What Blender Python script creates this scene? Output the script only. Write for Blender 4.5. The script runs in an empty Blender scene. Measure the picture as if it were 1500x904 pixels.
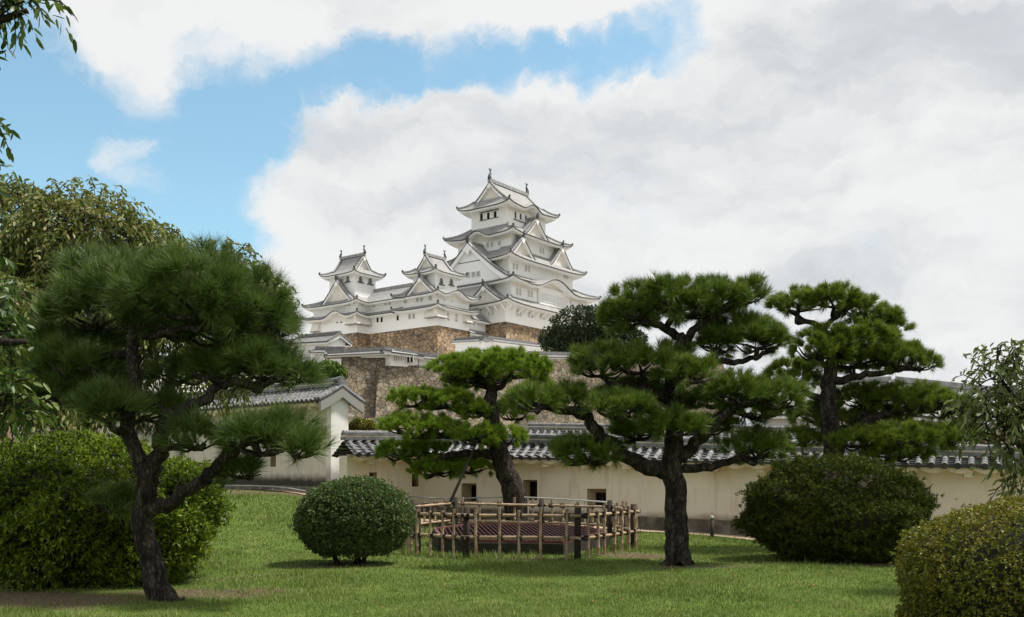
import bpy, math, random
import numpy as np
R = math.radians
rng = np.random.default_rng(7)
random.seed(7)
scene = bpy.context.scene
COL = scene.collection

# ------------------------------------------------------------------ camera
F, CX, HZ, EYE = 1400.0, 750.0, 700.0, 1.6          # photo: focal length (px), centre, horizon row, eye height
cam_d = bpy.data.cameras.new("camera")
cam = bpy.data.objects.new("camera", cam_d); COL.objects.link(cam)
cam.location = (0, 0, EYE); cam.rotation_euler = (R(90), 0, 0)
cam_d.sensor_width = 36.0; cam_d.lens = 36.0 * F / 1500.0
cam_d.shift_y = (HZ - 452.0) / 1500.0
cam_d.clip_start = 0.1; cam_d.clip_end = 9000
scene.camera = cam

# ------------------------------------------------------------------ light
SUN_AZ = (0.93, 0.12)      # towards the sun, on the ground (to the right)
SUN_EL = 62
sd = bpy.data.lights.new("sun", 'SUN'); sd.energy = 4.7; sd.angle = R(7); sd.color = (1.0, 0.95, 0.87)
sun = bpy.data.objects.new("sun", sd); COL.objects.link(sun)
_h = math.hypot(*SUN_AZ)
from mathutils import Vector
sdir = Vector((SUN_AZ[0] / _h * math.cos(R(SUN_EL)), SUN_AZ[1] / _h * math.cos(R(SUN_EL)), math.sin(R(SUN_EL))))
sun.rotation_euler = sdir.to_track_quat('Z', 'Y').to_euler()
sun.location = (30, -30, 60)
scene.view_settings.view_transform = 'Standard'
scene.view_settings.look = 'None'
scene.view_settings.exposure = 0.30
scene.view_settings.gamma = 1.0
scene.view_settings.use_curve_mapping = False

WORLD_STRENGTH = 0.14
def pxdir(x, y):
    return Vector(((x - CX) / F, 1.0, (HZ - y) / F)).normalized()

def make_world():
    w = bpy.data.worlds.new("World"); scene.world = w; w.use_nodes = True
    nt = w.node_tree; N = nt.nodes; L = nt.links
    N.clear()
    out = N.new('ShaderNodeOutputWorld'); bg = N.new('ShaderNodeBackground')
    bg.inputs['Strength'].default_value = WORLD_STRENGTH
    L.new(bg.outputs[0], out.inputs[0])
    sky = N.new('ShaderNodeTexSky'); sky.sky_type = 'NISHITA'; sky.sun_disc = False
    sky.sun_elevation = R(SUN_EL); sky.sun_rotation = math.atan2(SUN_AZ[0], SUN_AZ[1])
    sky.air_density = 1.0; sky.dust_density = 1.2; sky.ozone_density = 1.5
    tc = N.new('ShaderNodeTexCoord')
    nrm = N.new('ShaderNodeVectorMath'); nrm.operation = 'NORMALIZE'; L.new(tc.outputs['Generated'], nrm.inputs[0])
    D = nrm.outputs[0]
    sep = N.new('ShaderNodeSeparateXYZ'); L.new(D, sep.inputs[0])
    def math_(op, a, b=None, clamp=False):
        m = N.new('ShaderNodeMath'); m.operation = op; m.use_clamp = clamp
        for i, s in enumerate((a, b)):
            if s is None: continue
            if isinstance(s, (int, float)): m.inputs[i].default_value = s
            else: L.new(s, m.inputs[i])
        return m.outputs[0]
    zz = math_('ADD', math_('MAXIMUM', sep.outputs[2], 0.0), 0.30)
    comb = N.new('ShaderNodeCombineXYZ')
    L.new(math_('DIVIDE', sep.outputs[0], zz), comb.inputs[0]); L.new(math_('DIVIDE', sep.outputs[1], zz), comb.inputs[1])
    comb.inputs[2].default_value = 3.7
    def noise(vec, scale, detail, rough, off=(0, 0, 0), dist=0.0):
        mp = N.new('ShaderNodeMapping'); mp.inputs['Location'].default_value = off
        L.new(vec, mp.inputs[0])
        n = N.new('ShaderNodeTexNoise'); n.inputs['Scale'].default_value = scale
        n.inputs['Detail'].default_value = detail; n.inputs['Roughness'].default_value = rough
        n.inputs['Distortion'].default_value = dist
        L.new(mp.outputs[0], n.inputs['Vector']); return n
    def rng_(v, a, b, c=0.0, d=1.0, t='SMOOTHSTEP'):
        m = N.new('ShaderNodeMapRange'); m.interpolation_type = t
        L.new(v, m.inputs[0])
        for i, k in enumerate((a, b, c, d)): m.inputs[i + 1].default_value = k
        return m.outputs[0]
    # warp the direction so that cloud edges are ragged
    def warp(vec, scale, amt, off):
        wn = noise(vec, scale, 7, 0.62, off)
        sub = N.new('ShaderNodeVectorMath'); sub.operation = 'SUBTRACT'; L.new(wn.outputs['Color'], sub.inputs[0]); sub.inputs[1].default_value = (.5, .5, .5)
        scl = N.new('ShaderNodeVectorMath'); scl.operation = 'SCALE'; L.new(sub.outputs[0], scl.inputs[0]); scl.inputs['Scale'].default_value = amt
        add = N.new('ShaderNodeVectorMath'); add.operation = 'ADD'; L.new(vec, add.inputs[0]); L.new(scl.outputs[0], add.inputs[1])
        nw = N.new('ShaderNodeVectorMath'); nw.operation = 'NORMALIZE'; L.new(add.outputs[0], nw.inputs[0])
        return nw.outputs[0]
    DW = warp(D, 7.0, 0.13, (1.3, 0.2, 4.0))
    def blob(x, y, r):
        c = pxdir(x, y)
        dt = N.new('ShaderNodeVectorMath'); dt.operation = 'DOT_PRODUCT'
        L.new(DW, dt.inputs[0]); dt.inputs[1].default_value = c
        return rng_(dt.outputs['Value'], math.cos(1.25 * r / F), 1.0)
    def group(lst):
        g = None
        for (x, y, r, k) in lst:
            b = math_('MULTIPLY', blob(x, y, r), k); g = b if g is None else math_('MAXIMUM', g, b)
        return g
    hole = group(((-90, 210, 330, 1.6), (60, 215, 230, 1.6), (150, 205, 180, 1.5), (240, 190, 150, 1.35), (225, 300, 150, 1.3), (60, 340, 220, 1.5), (300, 290, 90, .9),
                  (310, 130, 130, 1.45), (390, 108, 84, 1.30), (455, 100, 72, 1.22), (520, 100, 64, 1.2), (585, 98, 60, 1.2), (650, 92, 56, 1.12), (715, 88, 50, .98), (780, 86, 50, .98), (850, 78, 56, 1.05), (910, 62, 54, 1.0), (955, 42, 56, .85), (1000, 20, 60, .6)))
    puff = group(((200, 5, 125, 1.0), (310, 15, 100, .9), (400, 15, 90, .6), (180, 238, 55, .75), (90, 330, 70, .45), (640, -20, 90, .4), (120, 120, 60, .25)))
    sq = N.new('ShaderNodeMapping'); sq.inputs['Scale'].default_value = (1, 1, 1.7); L.new(DW, sq.inputs[0])
    n1 = noise(sq.outputs[0], 6.5, 12, 0.60, (0.4, 2.1, 0), 0.15)
    n1b = math_('MULTIPLY', math_('SUBTRACT', n1.outputs[0], 0.5), 2.5)
    cov = math_('ADD', math_('SUBTRACT', math_('ADD', n1b, 1.02), hole), puff)
    cover = rng_(cov, -0.05, 0.85, 0.05, 1.0)
    # light and shade inside the cloud sheet
    sq2 = N.new('ShaderNodeMapping'); sq2.inputs['Scale'].default_value = (1, 1, 2.6); L.new(DW, sq2.inputs[0])
    n2 = noise(sq2.outputs[0], 3.0, 9, 0.52, (3.4, 1.0, 0.3), 0.1)
    n3 = noise(sq2.outputs[0], 10.0, 9, 0.58, (7.7, 5.0, 1.0), 0.2)
    sh = math_('ADD', math_('MULTIPLY', n2.outputs[0], 0.75), math_('MULTIPLY', n3.outputs[0], 0.40))
    # the sheet thins towards its blue edge and is brightest there; it is thickest, and greyest, low on the right
    thick = math_('SUBTRACT', math_('MULTIPLY', blob(1130, 360, 480), 0.075), math_('MULTIPLY', blob(1400, 0, 560), 0.075))
    shade = rng_(math_('ADD', math_('SUBTRACT', sh, thick), math_('MULTIPLY', hole, 0.10)), 0.36, 0.64)
    cr = N.new('ShaderNodeMix'); cr.data_type = 'RGBA'
    k = 1.0 / WORLD_STRENGTH
    cr.inputs[6].default_value = (0.50 * k, 0.525 * k, 0.55 * k, 1); cr.inputs[7].default_value = (0.715 * k, 0.72 * k, 0.72 * k, 1)
    L.new(shade, cr.inputs[0])
    sk = N.new('ShaderNodeMix'); sk.data_type = 'RGBA'; sk.blend_type = 'MULTIPLY'; sk.inputs[0].default_value = 1.0
    L.new(sky.outputs[0], sk.inputs[6]); sk.inputs[7].default_value = (1.05, 1.30, 1.14, 1)
    mx = N.new('ShaderNodeMix'); mx.data_type = 'RGBA'
    L.new(cover, mx.inputs[0]); L.new(sk.outputs[2], mx.inputs[6]); L.new(cr.outputs[2], mx.inputs[7])
    L.new(mx.outputs[2], bg.inputs['Color'])
make_world()

# ------------------------------------------------------------------ helpers
def P(x, y, Y):
    """the point of the place seen at photo pixel x, y at Y metres from the camera"""
    return np.array(((x - CX) * Y / F, Y, EYE + (HZ - y) * Y / F))

def ss(a, b, x):
    t = np.clip((np.asarray(x, float) - a) / (b - a), 0, 1)
    return t * t * (3 - 2 * t)

def ground_z(X, Y):
    X = np.asarray(X, float); Y = np.asarray(Y, float)
    z = ss(15, 33, Y) * (0.26 + 0.86 * ss(-2.0, -8.2, X)) - 0.30 * ss(0, 9, X) * ss(16, 28, Y)
    z = z + 0.05 * np.sin(X * 0.9 + 1) * np.sin(Y * 0.7) * ss(4, 9, Y) * (1 - ss(30, 60, Y))
    z = z + 6.6 * ss(40, 108, Y) * (1 - ss(330, 600, Y))
    mask = ss(-95, -60, X) * (1 - ss(16, 34, X))
    z = z + 11.0 * ss(114, 160, Y) * (1 - ss(300, 420, Y)) * mask
    return z

def tag(o, label=None, cat=None, group=None, kind=None):
    if label: o['label'] = label
    if cat: o['category'] = cat
    if group: o['group'] = group
    if kind: o['kind'] = kind
    return o

def thing(name, loc, label, cat, group=None):
    o = bpy.data.objects.new(name, None); COL.objects.link(o)
    o.location = [float(c) for c in loc]; o.empty_display_size = 0.3
    return tag(o, label, cat, group)

def world_loc(o):
    v = np.zeros(3)
    while o is not None:
        v += np.array(o.location); o = o.parent
    return v

def link_mesh(me, name, parent, loc=None):
    o = bpy.data.objects.new(name, me); COL.objects.link(o)
    if parent is not None: o.parent = parent
    return o

class MB:
    """collects faces given in world coordinates; build() links them as one mesh object"""
    def __init__(s): s.v = []; s.f = []; s.m = []; s.uv = []
    def face(s, pts, mi=0, uv=None):
        n = len(s.v); s.v.extend([tuple(float(c) for c in p) for p in pts]); s.f.append(list(range(n, n + len(pts)))); s.m.append(mi)
        s.uv.extend(uv if uv is not None else [(0.0, 0.0)] * len(pts))
    def grid(s, rows, mi=0, uvs=None, flip=False):
        for i in range(len(rows) - 1):
            for j in range(len(rows[i]) - 1):
                q = [rows[i][j], rows[i][j + 1], rows[i + 1][j + 1], rows[i + 1][j]]
                u = [uvs[i][j], uvs[i][j + 1], uvs[i + 1][j + 1], uvs[i + 1][j]] if uvs else None
                if flip: q = q[::-1]; u = u[::-1] if u else None
                s.face(q, mi, u)
    def hexa(s, b, t, mi=0):
        """box from four bottom and four top points"""
        s.face(b[::-1], mi); s.face(t, mi)
        for i in range(4):
            j = (i + 1) % 4
            s.face([b[i], b[j], t[j], t[i]], mi)
    def box(s, c, h, ax=(1, 0), mi=0):
        """centre, half sizes, direction of the first axis on the ground"""
        c = np.array(c, float); a = np.array((ax[0], ax[1], 0.0)); a /= np.linalg.norm(a); b = np.array((-a[1], a[0], 0.0)); z = np.array((0, 0, 1.0))
        k = [c + a * h[0] * i + b * h[1] * j - z * h[2] for i, j in ((-1, -1), (1, -1), (1, 1), (-1, 1))]
        s.hexa(k, [p + z * 2 * h[2] for p in k], mi)
    def bar(s, p0, p1, w, h, mi=0, up=(0, 0, 1)):
        p0 = np.array(p0, float); p1 = np.array(p1, float); d = p1 - p0; d /= (np.linalg.norm(d) + 1e-9)
        sd_ = np.cross(d, up); sd_ /= (np.linalg.norm(sd_) + 1e-9); u = np.cross(sd_, d)
        k = [(-1, -1), (1, -1), (1, 1), (-1, 1)]
        a = [p0 + sd_ * w / 2 * i + u * h / 2 * j for i, j in k]; b = [p1 + sd_ * w / 2 * i + u * h / 2 * j for i, j in k]
        s.face(a, mi); s.face(b[::-1], mi)
        for i in range(4):
            j = (i + 1) % 4
            s.face([a[i], b[i], b[j], a[j]], mi)
    def tube(s, pts, rad, n=8, mi=0, jitter=0.0, cap=True, seed=0):
        pts = [np.array(p, float) for p in pts]; r_ = np.random.default_rng(seed)
        rad = [rad] * len(pts) if np.isscalar(rad) else rad
        rows = []; uvs = []; prev = None; ln = 0
        for i, p in enumerate(pts):
            d = pts[min(i + 1, len(pts) - 1)] - pts[max(i - 1, 0)]; d /= (np.linalg.norm(d) + 1e-9)
            if prev is None:
                a = np.cross(d, (0.31, 0.95, 0.1)); 
            else:
                a = prev - d * np.dot(prev, d)
            a /= (np.linalg.norm(a) + 1e-9); prev = a; b = np.cross(d, a)
            rr = rad[i] * (1 + jitter * r_.uniform(-1, 1, n))
            row = [p + (a * math.cos(2 * math.pi * k / n) + b * math.sin(2 * math.pi * k / n)) * rr[k] for k in range(n)]
            row.append(row[0])
            if i: ln += np.linalg.norm(p - pts[i - 1])
            rows.append(row); uvs.append([(k / n, ln) for k in range(n + 1)])
        s.grid(rows, mi, uvs, flip=True)
        if cap:
            s.face(rows[0][:-1], mi); s.face(rows[-1][:-1][::-1], mi)
    def build(s, name, mats, parent=None, smooth=False, weld=False):
        off = world_loc(parent) if parent is not None else np.zeros(3)
        me = bpy.data.meshes.new(name)
        if len(s.v):
            v = np.array(s.v) - off
            me.from_pydata(v.tolist(), [], s.f)
        for m in (mats if isinstance(mats, (list, tuple)) else [mats]): me.materials.append(m)
        me.polygons.foreach_set('material_index', s.m)
        uvl = me.uv_layers.new(name='uv'); uvl.data.foreach_set('uv', np.array(s.uv, float).ravel())
        if weld or smooth:
            import bmesh
            bm = bmesh.new(); bm.from_mesh(me); bmesh.ops.remove_doubles(bm, verts=bm.verts, dist=0.0005); bm.to_mesh(me); bm.free()
        if smooth: me.polygons.foreach_set('use_smooth', [True] * len(me.polygons))
        me.update()
        return link_mesh(me, name, parent)

def fast_mesh(name, verts, faces, mat, parent=None):
    """numpy arrays (n,3) and (m,k) -> one mesh object"""
    off = world_loc(parent) if parent is not None else np.zeros(3)
    me = bpy.data.meshes.new(name); n = len(verts); m, k = faces.shape
    me.vertices.add(n); me.vertices.foreach_set('co', (verts - off).astype(np.float32).ravel())
    me.loops.add(m * k); me.loops.foreach_set('vertex_index', faces.astype(np.int32).ravel())
    me.polygons.add(m); me.polygons.foreach_set('loop_start', (np.arange(m) * k).astype(np.int32))
    try: me.polygons.foreach_set('loop_total', np.full(m, k, np.int32))
    except Exception: pass
    me.update(calc_edges=True)
    for mm in (mat if isinstance(mat, (list, tuple)) else [mat]): me.materials.append(mm)
    return link_mesh(me, name, parent)

def smooth_path(pts, rad=None, n=5):
    pts = [np.array(p, float) for p in pts]
    q = [2 * pts[0] - pts[1]] + pts + [2 * pts[-1] - pts[-2]]
    out, ro = [], []
    for i in range(1, len(q) - 2):
        for k in range(n):
            t = k / n; a, b, c, d = q[i - 1], q[i], q[i + 1], q[i + 2]
            out.append(0.5 * (2 * b + (c - a) * t + (2 * a - 5 * b + 4 * c - d) * t * t + (3 * b - a - 3 * c + d) * t ** 3))
            if rad is not None: ro.append(rad[i - 1] * (1 - t) + rad[min(i, len(rad) - 1)] * t)
    out.append(pts[-1])
    if rad is not None: ro.append(rad[-1]); return out, ro
    return out

# ------------------------------------------------------------------ materials
def new_mat(name):
    m = bpy.data.materials.new(name); m.use_nodes = True
    nt = m.node_tree; return m, nt, nt.nodes, nt.links, nt.nodes['Principled BSDF']

def ramp(N, stops):
    r = N.new('ShaderNodeValToRGB'); e = r.color_ramp.elements
    while len(e) < len(stops): e.new(0.5)
    for el, (p, c) in zip(e, stops): el.position = p; el.color = (*c, 1)
    return r

def noise_mat(name, stops, scale=5, rough=0.8, bump=0.0, detail=7, stretch=(1, 1, 1), spec=0.3, bdist=0.02):
    m, nt, N, L, B = new_mat(name)
    tc = N.new('ShaderNodeTexCoord'); mp = N.new('ShaderNodeMapping'); mp.inputs['Scale'].default_value = stretch
    L.new(tc.outputs['Object'], mp.inputs[0])
    n = N.new('ShaderNodeTexNoise'); n.inputs['Scale'].default_value = scale; n.inputs['Detail'].default_value = detail; n.inputs['Roughness'].default_value = 0.62
    L.new(mp.outputs[0], n.inputs['Vector'])
    r = ramp(N, stops); L.new(n.outputs[0], r.inputs[0]); L.new(r.outputs[0], B.inputs['Base Color'])
    B.inputs['Roughness'].default_value = rough; B.inputs['Specular IOR Level'].default_value = spec
    if bump:
        b = N.new('ShaderNodeBump'); b.inputs['Strength'].default_value = bump; b.inputs['Distance'].default_value = bdist
        L.new(n.outputs[0], b.inputs['Height']); L.new(b.outputs[0], B.inputs['Normal'])
    return m

def stone_mat(name, scale, cols, joint=(0.05, 0.042, 0.035), squash=1.25, gap=0.055, warp=1.0):
    m, nt, N, L, B = new_mat(name)
    tc = N.new('ShaderNodeTexCoord')
    nz = N.new('ShaderNodeTexNoise'); nz.inputs['Scale'].default_value = scale * 0.9; nz.inputs['Detail'].default_value = 3
    L.new(tc.outputs['Object'], nz.inputs['Vector'])
    mixv = N.new('ShaderNodeMix'); mixv.data_type = 'VECTOR'; mixv.inputs[0].default_value = 0.30 / max(scale, .1) * warp
    L.new(tc.outputs['Object'], mixv.inputs[4])
    addv = N.new('ShaderNodeVectorMath'); addv.operation = 'ADD'; L.new(tc.outputs['Object'], addv.inputs[0]); L.new(nz.outputs['Color'], addv.inputs[1])
    L.new(addv.outputs[0], mixv.inputs[5])
    mp = N.new('ShaderNodeMapping'); mp.inputs['Scale'].default_value = (1, 1, squash); L.new(mixv.outputs[1], mp.inputs[0])
    v1 = N.new('ShaderNodeTexVoronoi'); v1.inputs['Scale'].default_value = scale; L.new(mp.outputs[0], v1.inputs['Vector'])
    v2 = N.new('ShaderNodeTexVoronoi'); v2.feature = 'DISTANCE_TO_EDGE'; v2.inputs['Scale'].default_value = scale; L.new(mp.outputs[0], v2.inputs['Vector'])
    sp = N.new('ShaderNodeSeparateColor'); L.new(v1.outputs['Color'], sp.inputs[0])
    r = ramp(N, [(i / (len(cols) - 1), c) for i, c in enumerate(cols)]); L.new(sp.outputs[0], r.inputs[0])
    n2 = N.new('ShaderNodeTexNoise'); n2.inputs['Scale'].default_value = scale * 5; n2.inputs['Detail'].default_value = 6; L.new(tc.outputs['Object'], n2.inputs['Vector'])
    r2 = ramp(N, [(0.3, (0.62, 0.6, 0.58)), (0.7, (1.2, 1.2, 1.2))]); L.new(n2.outputs[0], r2.inputs[0])
    n3 = N.new('ShaderNodeTexNoise'); n3.inputs['Scale'].default_value = 0.16; n3.inputs['Detail'].default_value = 4; L.new(tc.outputs['Object'], n3.inputs['Vector'])
    r3 = ramp(N, [(0.35, (0.72, 0.72, 0.74)), (0.65, (1.15, 1.1, 1.05))]); L.new(n3.outputs[0], r3.inputs[0])
    def mul(a, b):
        x = N.new('ShaderNodeMix'); x.data_type = 'RGBA'; x.blend_type = 'MULTIPLY'; x.inputs[0].default_value = 1
        L.new(a, x.inputs[6]); L.new(b, x.inputs[7]); return x.outputs[2]
    c = mul(mul(r.outputs[0], r2.outputs[0]), r3.outputs[0])
    e = ramp(N, [(0.0, (0, 0, 0)), (gap, (0.35, 0.35, 0.35)), (gap * 2.2, (1, 1, 1))]); L.new(v2.outputs['Distance'], e.inputs[0])
    jm = N.new('ShaderNodeMix'); jm.data_type = 'RGBA'; L.new(e.outputs[0], jm.inputs[0]); jm.inputs[6].default_value = (*joint, 1); L.new(c, jm.inputs[7])
    L.new(jm.outputs[2], B.inputs['Base Color']); B.inputs['Roughness'].default_value = 0.9; B.inputs['Specular IOR Level'].default_value = 0.15
    b = N.new('ShaderNodeBump'); b.inputs['Strength'].default_value = 0.9; b.inputs['Distance'].default_value = 0.15 / scale
    L.new(e.outputs[0], b.inputs['Height']); L.new(b.outputs[0], B.inputs['Normal'])
    return m

def castle_tile_mat():
    m, nt, N, L, B = new_mat("castle_roof_tile")
    uv = N.new('ShaderNodeUVMap'); uv.uv_map = 'uv'
    sp = N.new('ShaderNodeSeparateXYZ'); L.new(uv.outputs[0], sp.inputs[0])
    def w(sock, period):
        a = N.new('ShaderNodeMath'); a.operation = 'MULTIPLY'; L.new(sock, a.inputs[0]); a.inputs[1].default_value = 2 * math.pi / period
        s_ = N.new('ShaderNodeMath'); s_.operation = 'SINE'; L.new(a.outputs[0], s_.inputs[0])
        o = N.new('ShaderNodeMath'); o.operation = 'MULTIPLY_ADD'; L.new(s_.outputs[0], o.inputs[0]); o.inputs[1].default_value = .5; o.inputs[2].default_value = .5
        return o.outputs[0]
    ribs = w(sp.outputs[0], 0.42)
    tc = N.new('ShaderNodeTexCoord'); n = N.new('ShaderNodeTexNoise'); n.inputs['Scale'].default_value = 0.55; n.inputs['Detail'].default_value = 8
    n.inputs['Roughness'].default_value = 0.7
    L.new(tc.outputs['Object'], n.inputs['Vector'])
    r = ramp(N, [(0.0, (0.16, 0.159, 0.157)), (0.55, (0.29, 0.288, 0.285)), (1.0, (0.45, 0.447, 0.44))]); 
    mx = N.new('ShaderNodeMath'); mx.operation = 'MULTIPLY_ADD'; L.new(n.outputs[0], mx.inputs[0]); mx.inputs[1].default_value = 0.9
    sc = N.new('ShaderNodeMath'); sc.operation = 'MULTIPLY_ADD'; L.new(ribs, sc.inputs[0]); sc.inputs[1].default_value = 0.62; sc.inputs[2].default_value = -0.24
    L.new(sc.outputs[0], mx.inputs[2]); L.new(mx.outputs[0], r.inputs[0]); L.new(r.outputs[0], B.inputs['Base Color'])
    b = N.new('ShaderNodeBump'); b.inputs['Strength'].default_value = 0.6; b.inputs['Distance'].default_value = 0.1; L.new(ribs, b.inputs['Height']); L.new(b.outputs[0], B.inputs['Normal'])
    B.inputs['Roughness'].default_value = 0.75; B.inputs['Specular IOR Level'].default_value = 0.25
    return m

def leaf_mat(name, cols, trans=0.3, rough=0.5, nscale=0.8, spec=0.35, amp=0.45):
    m, nt, N, L, B = new_mat(name)
    g = N.new('ShaderNodeNewGeometry'); tc = N.new('ShaderNodeTexCoord')
    n = N.new('ShaderNodeTexNoise'); n.inputs['Scale'].default_value = nscale; n.inputs['Detail'].default_value = 3; L.new(tc.outputs['Object'], n.inputs['Vector'])
    a = N.new('ShaderNodeMath'); a.operation = 'MULTIPLY_ADD'; L.new(n.outputs[0], a.inputs[0]); a.inputs[1].default_value = 1.0; 
    h = N.new('ShaderNodeMath'); h.operation = 'MULTIPLY_ADD'; L.new(g.outputs['Random Per Island'], h.inputs[0]); h.inputs[1].default_value = amp * 2; h.inputs[2].default_value = -amp
    L.new(h.outputs[0], a.inputs[2])
    r = ramp(N, [(0.1 + 0.8 * i / (len(cols) - 1), c) for i, c in enumerate(cols)]); L.new(a.outputs[0], r.inputs[0])
    L.new(r.outputs[0], B.inputs['Base Color']); B.inputs['Roughness'].default_value = rough; B.inputs['Specular IOR Level'].default_value = spec
    t = N.new('ShaderNodeBsdfTranslucent'); L.new(r.outputs[0], t.inputs[0])
    mx = N.new('ShaderNodeMixShader'); mx.inputs[0].default_value = trans
    L.new(B.outputs[0], mx.inputs[1]); L.new(t.outputs[0], mx.inputs[2]); L.new(mx.outputs[0], N['Material Output'].inputs[0])
    return m

def bark_mat(name, c0, c1, c2, s=9):
    m, nt, N, L, B = new_mat(name)
    tc = N.new('ShaderNodeTexCoord'); mp = N.new('ShaderNodeMapping'); mp.inputs['Scale'].default_value = (1, 1, 0.38); L.new(tc.outputs['Object'], mp.inputs[0])
    v = N.new('ShaderNodeTexVoronoi'); v.feature = 'DISTANCE_TO_EDGE'; v.inputs['Scale'].default_value = s * 2.6; v.inputs['Randomness'].default_value = 1.0; L.new(mp.outputs[0], v.inputs['Vector'])
    n = N.new('ShaderNodeTexNoise'); n.inputs['Scale'].default_value = s; n.inputs['Detail'].default_value = 8; n.inputs['Roughness'].default_value = .7; L.new(mp.outputs[0], n.inputs['Vector'])
    a = N.new('ShaderNodeMath'); a.operation = 'MULTIPLY_ADD'; L.new(v.outputs['Distance'], a.inputs[0]); a.inputs[1].default_value = 0.45; L.new(n.outputs[0], a.inputs[2])
    r = ramp(N, [(0.40, c0), (0.58, c1), (0.80, c2)]); L.new(a.outputs[0], r.inputs[0]); L.new(r.outputs[0], B.inputs['Base Color'])
    b = N.new('ShaderNodeBump'); b.inputs['Strength'].default_value = 1.0; b.inputs['Distance'].default_value = 0.06; L.new(a.outputs[0], b.inputs['Height']); L.new(b.outputs[0], B.inputs['Normal'])
    B.inputs['Roughness'].default_value = 0.9; B.inputs['Specular IOR Level'].default_value = 0.15
    return m

def wall_mat(name, cols, stain_h=0.0, stain=(0.09, 0.08, 0.06)):
    """lime plaster with runs of dirt; optional damp stain of its own ragged shape along the foot (height given by the uv v coordinate in metres)"""
    m, nt, N, L, B = new_mat(name)
    tc = N.new('ShaderNodeTexCoord')
    n = N.new('ShaderNodeTexNoise'); n.inputs['Scale'].default_value = 0.7; n.inputs['Detail'].default_value = 8; n.inputs['Roughness'].default_value = .65; L.new(tc.outputs['Object'], n.inputs['Vector'])
    r = ramp(N, [(0.3, cols[0]), (0.7, cols[1])]); L.new(n.outputs[0], r.inputs[0])
    mp = N.new('ShaderNodeMapping'); mp.inputs['Scale'].default_value = (2.3, 2.3, 0.3); L.new(tc.outputs['Object'], mp.inputs[0])
    n2 = N.new('ShaderNodeTexNoise'); n2.inputs['Scale'].default_value = 1.6; n2.inputs['Detail'].default_value = 10; n2.inputs['Roughness'].default_value = .68; L.new(mp.outputs[0], n2.inputs['Vector'])
    r2 = ramp(N, [(0.30, (0.80, 0.77, 0.72)), (0.46, (1, 1, 1))]); L.new(n2.outputs[0], r2.inputs[0])
    x = N.new('ShaderNodeMix'); x.data_type = 'RGBA'; x.blend_type = 'MULTIPLY'; x.inputs[0].default_value = 1; L.new(r.outputs[0], x.inputs[6]); L.new(r2.outputs[0], x.inputs[7])
    c = x.outputs[2]
    if stain_h:
        uv = N.new('ShaderNodeUVMap'); uv.uv_map = 'uv'; sp = N.new('ShaderNodeSeparateXYZ'); L.new(uv.outputs[0], sp.inputs[0])
        a = N.new('ShaderNodeMath'); a.operation = 'MULTIPLY_ADD'; n5 = N.new('ShaderNodeTexNoise'); n5.inputs['Scale'].default_value = 1.1; n5.inputs['Detail'].default_value = 9; n5.inputs['Roughness'].default_value = .7; L.new(tc.outputs['Object'], n5.inputs['Vector']); L.new(n5.outputs[0], a.inputs[0]); a.inputs[1].default_value = -stain_h * 1.0; L.new(sp.outputs[1], a.inputs[2])
        mr = N.new('ShaderNodeMapRange'); mr.interpolation_type = 'SMOOTHSTEP'; L.new(a.outputs[0], mr.inputs[0]); mr.inputs[1].default_value = stain_h * 0.1; mr.inputs[2].default_value = stain_h * 0.75; mr.inputs[3].default_value = 1; mr.inputs[4].default_value = 0
        y = N.new('ShaderNodeMix'); y.data_type = 'RGBA'; L.new(mr.outputs[0], y.inputs[0]); L.new(c, y.inputs[6]); y.inputs[7].default_value = (*stain, 1)
        c = y.outputs[2]
    L.new(c, B.inputs['Base Color']); B.inputs['Roughness'].default_value = 0.9; B.inputs['Specular IOR Level'].default_value = 0.15
    b = N.new('ShaderNodeBump'); b.inputs['Strength'].default_value = 0.25; b.inputs['Distance'].default_value = 0.03; L.new(n.outputs[0], b.inputs['Height']); L.new(b.outputs[0], B.inputs['Normal'])
    return m

M = {}
M['castle_white'] = noise_mat("castle_plaster", [(0.3, (0.865, 0.865, 0.86)), (0.7, (0.91, 0.91, 0.905))], 0.6, 0.85, 0.05)
M['castle_panel'] = noise_mat("castle_panel_plaster", [(0.3, (0.74, 0.70, 0.63)), (0.7, (0.80, 0.77, 0.72))], 0.8, 0.85, 0.05)
M['castle_tile'] = castle_tile_mat()
M['castle_edge'] = noise_mat("castle_eave_tile", [(0.3, (0.05, 0.05, 0.053)), (0.7, (0.11, 0.11, 0.115))], 2.5, 0.7)
M['castle_ridge'] = noise_mat("castle_ridge_tile", [(0.35, (0.20, 0.20, 0.202)), (0.65, (0.42, 0.415, 0.41))], 2.2, 0.7)
M['bronze'] = noise_mat("dark_ornament_tile", [(0.3, (0.05, 0.05, 0.052)), (0.7, (0.10, 0.10, 0.105))], 5, 0.6)
M['lattice'] = noise_mat("grey_lattice", [(0.3, (0.27, 0.265, 0.255)), (0.7, (0.36, 0.355, 0.34))], 3, 0.8)
M['dark'] = noise_mat("dark_opening", [(0.3, (0.012, 0.011, 0.010)), (0.7, (0.022, 0.02, 0.018))], 3, 0.9)
M['brown'] = noise_mat("lacquered_frame", [(0.3, (0.12, 0.075, 0.04)), (0.7, (0.18, 0.11, 0.06))], 3, 0.6)
M['stone_keep'] = stone_mat("keep_base_stone", 0.95, [(0.13, 0.12, 0.11), (0.38, 0.28, 0.18), (0.46, 0.34, 0.215), (0.31, 0.225, 0.145), (0.50, 0.40, 0.28), (0.36, 0.25, 0.155), (0.42, 0.325, 0.22), (0.17, 0.155, 0.14)], (0.13, 0.10, 0.07), 1.2, 0.03, 1.8)
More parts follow.
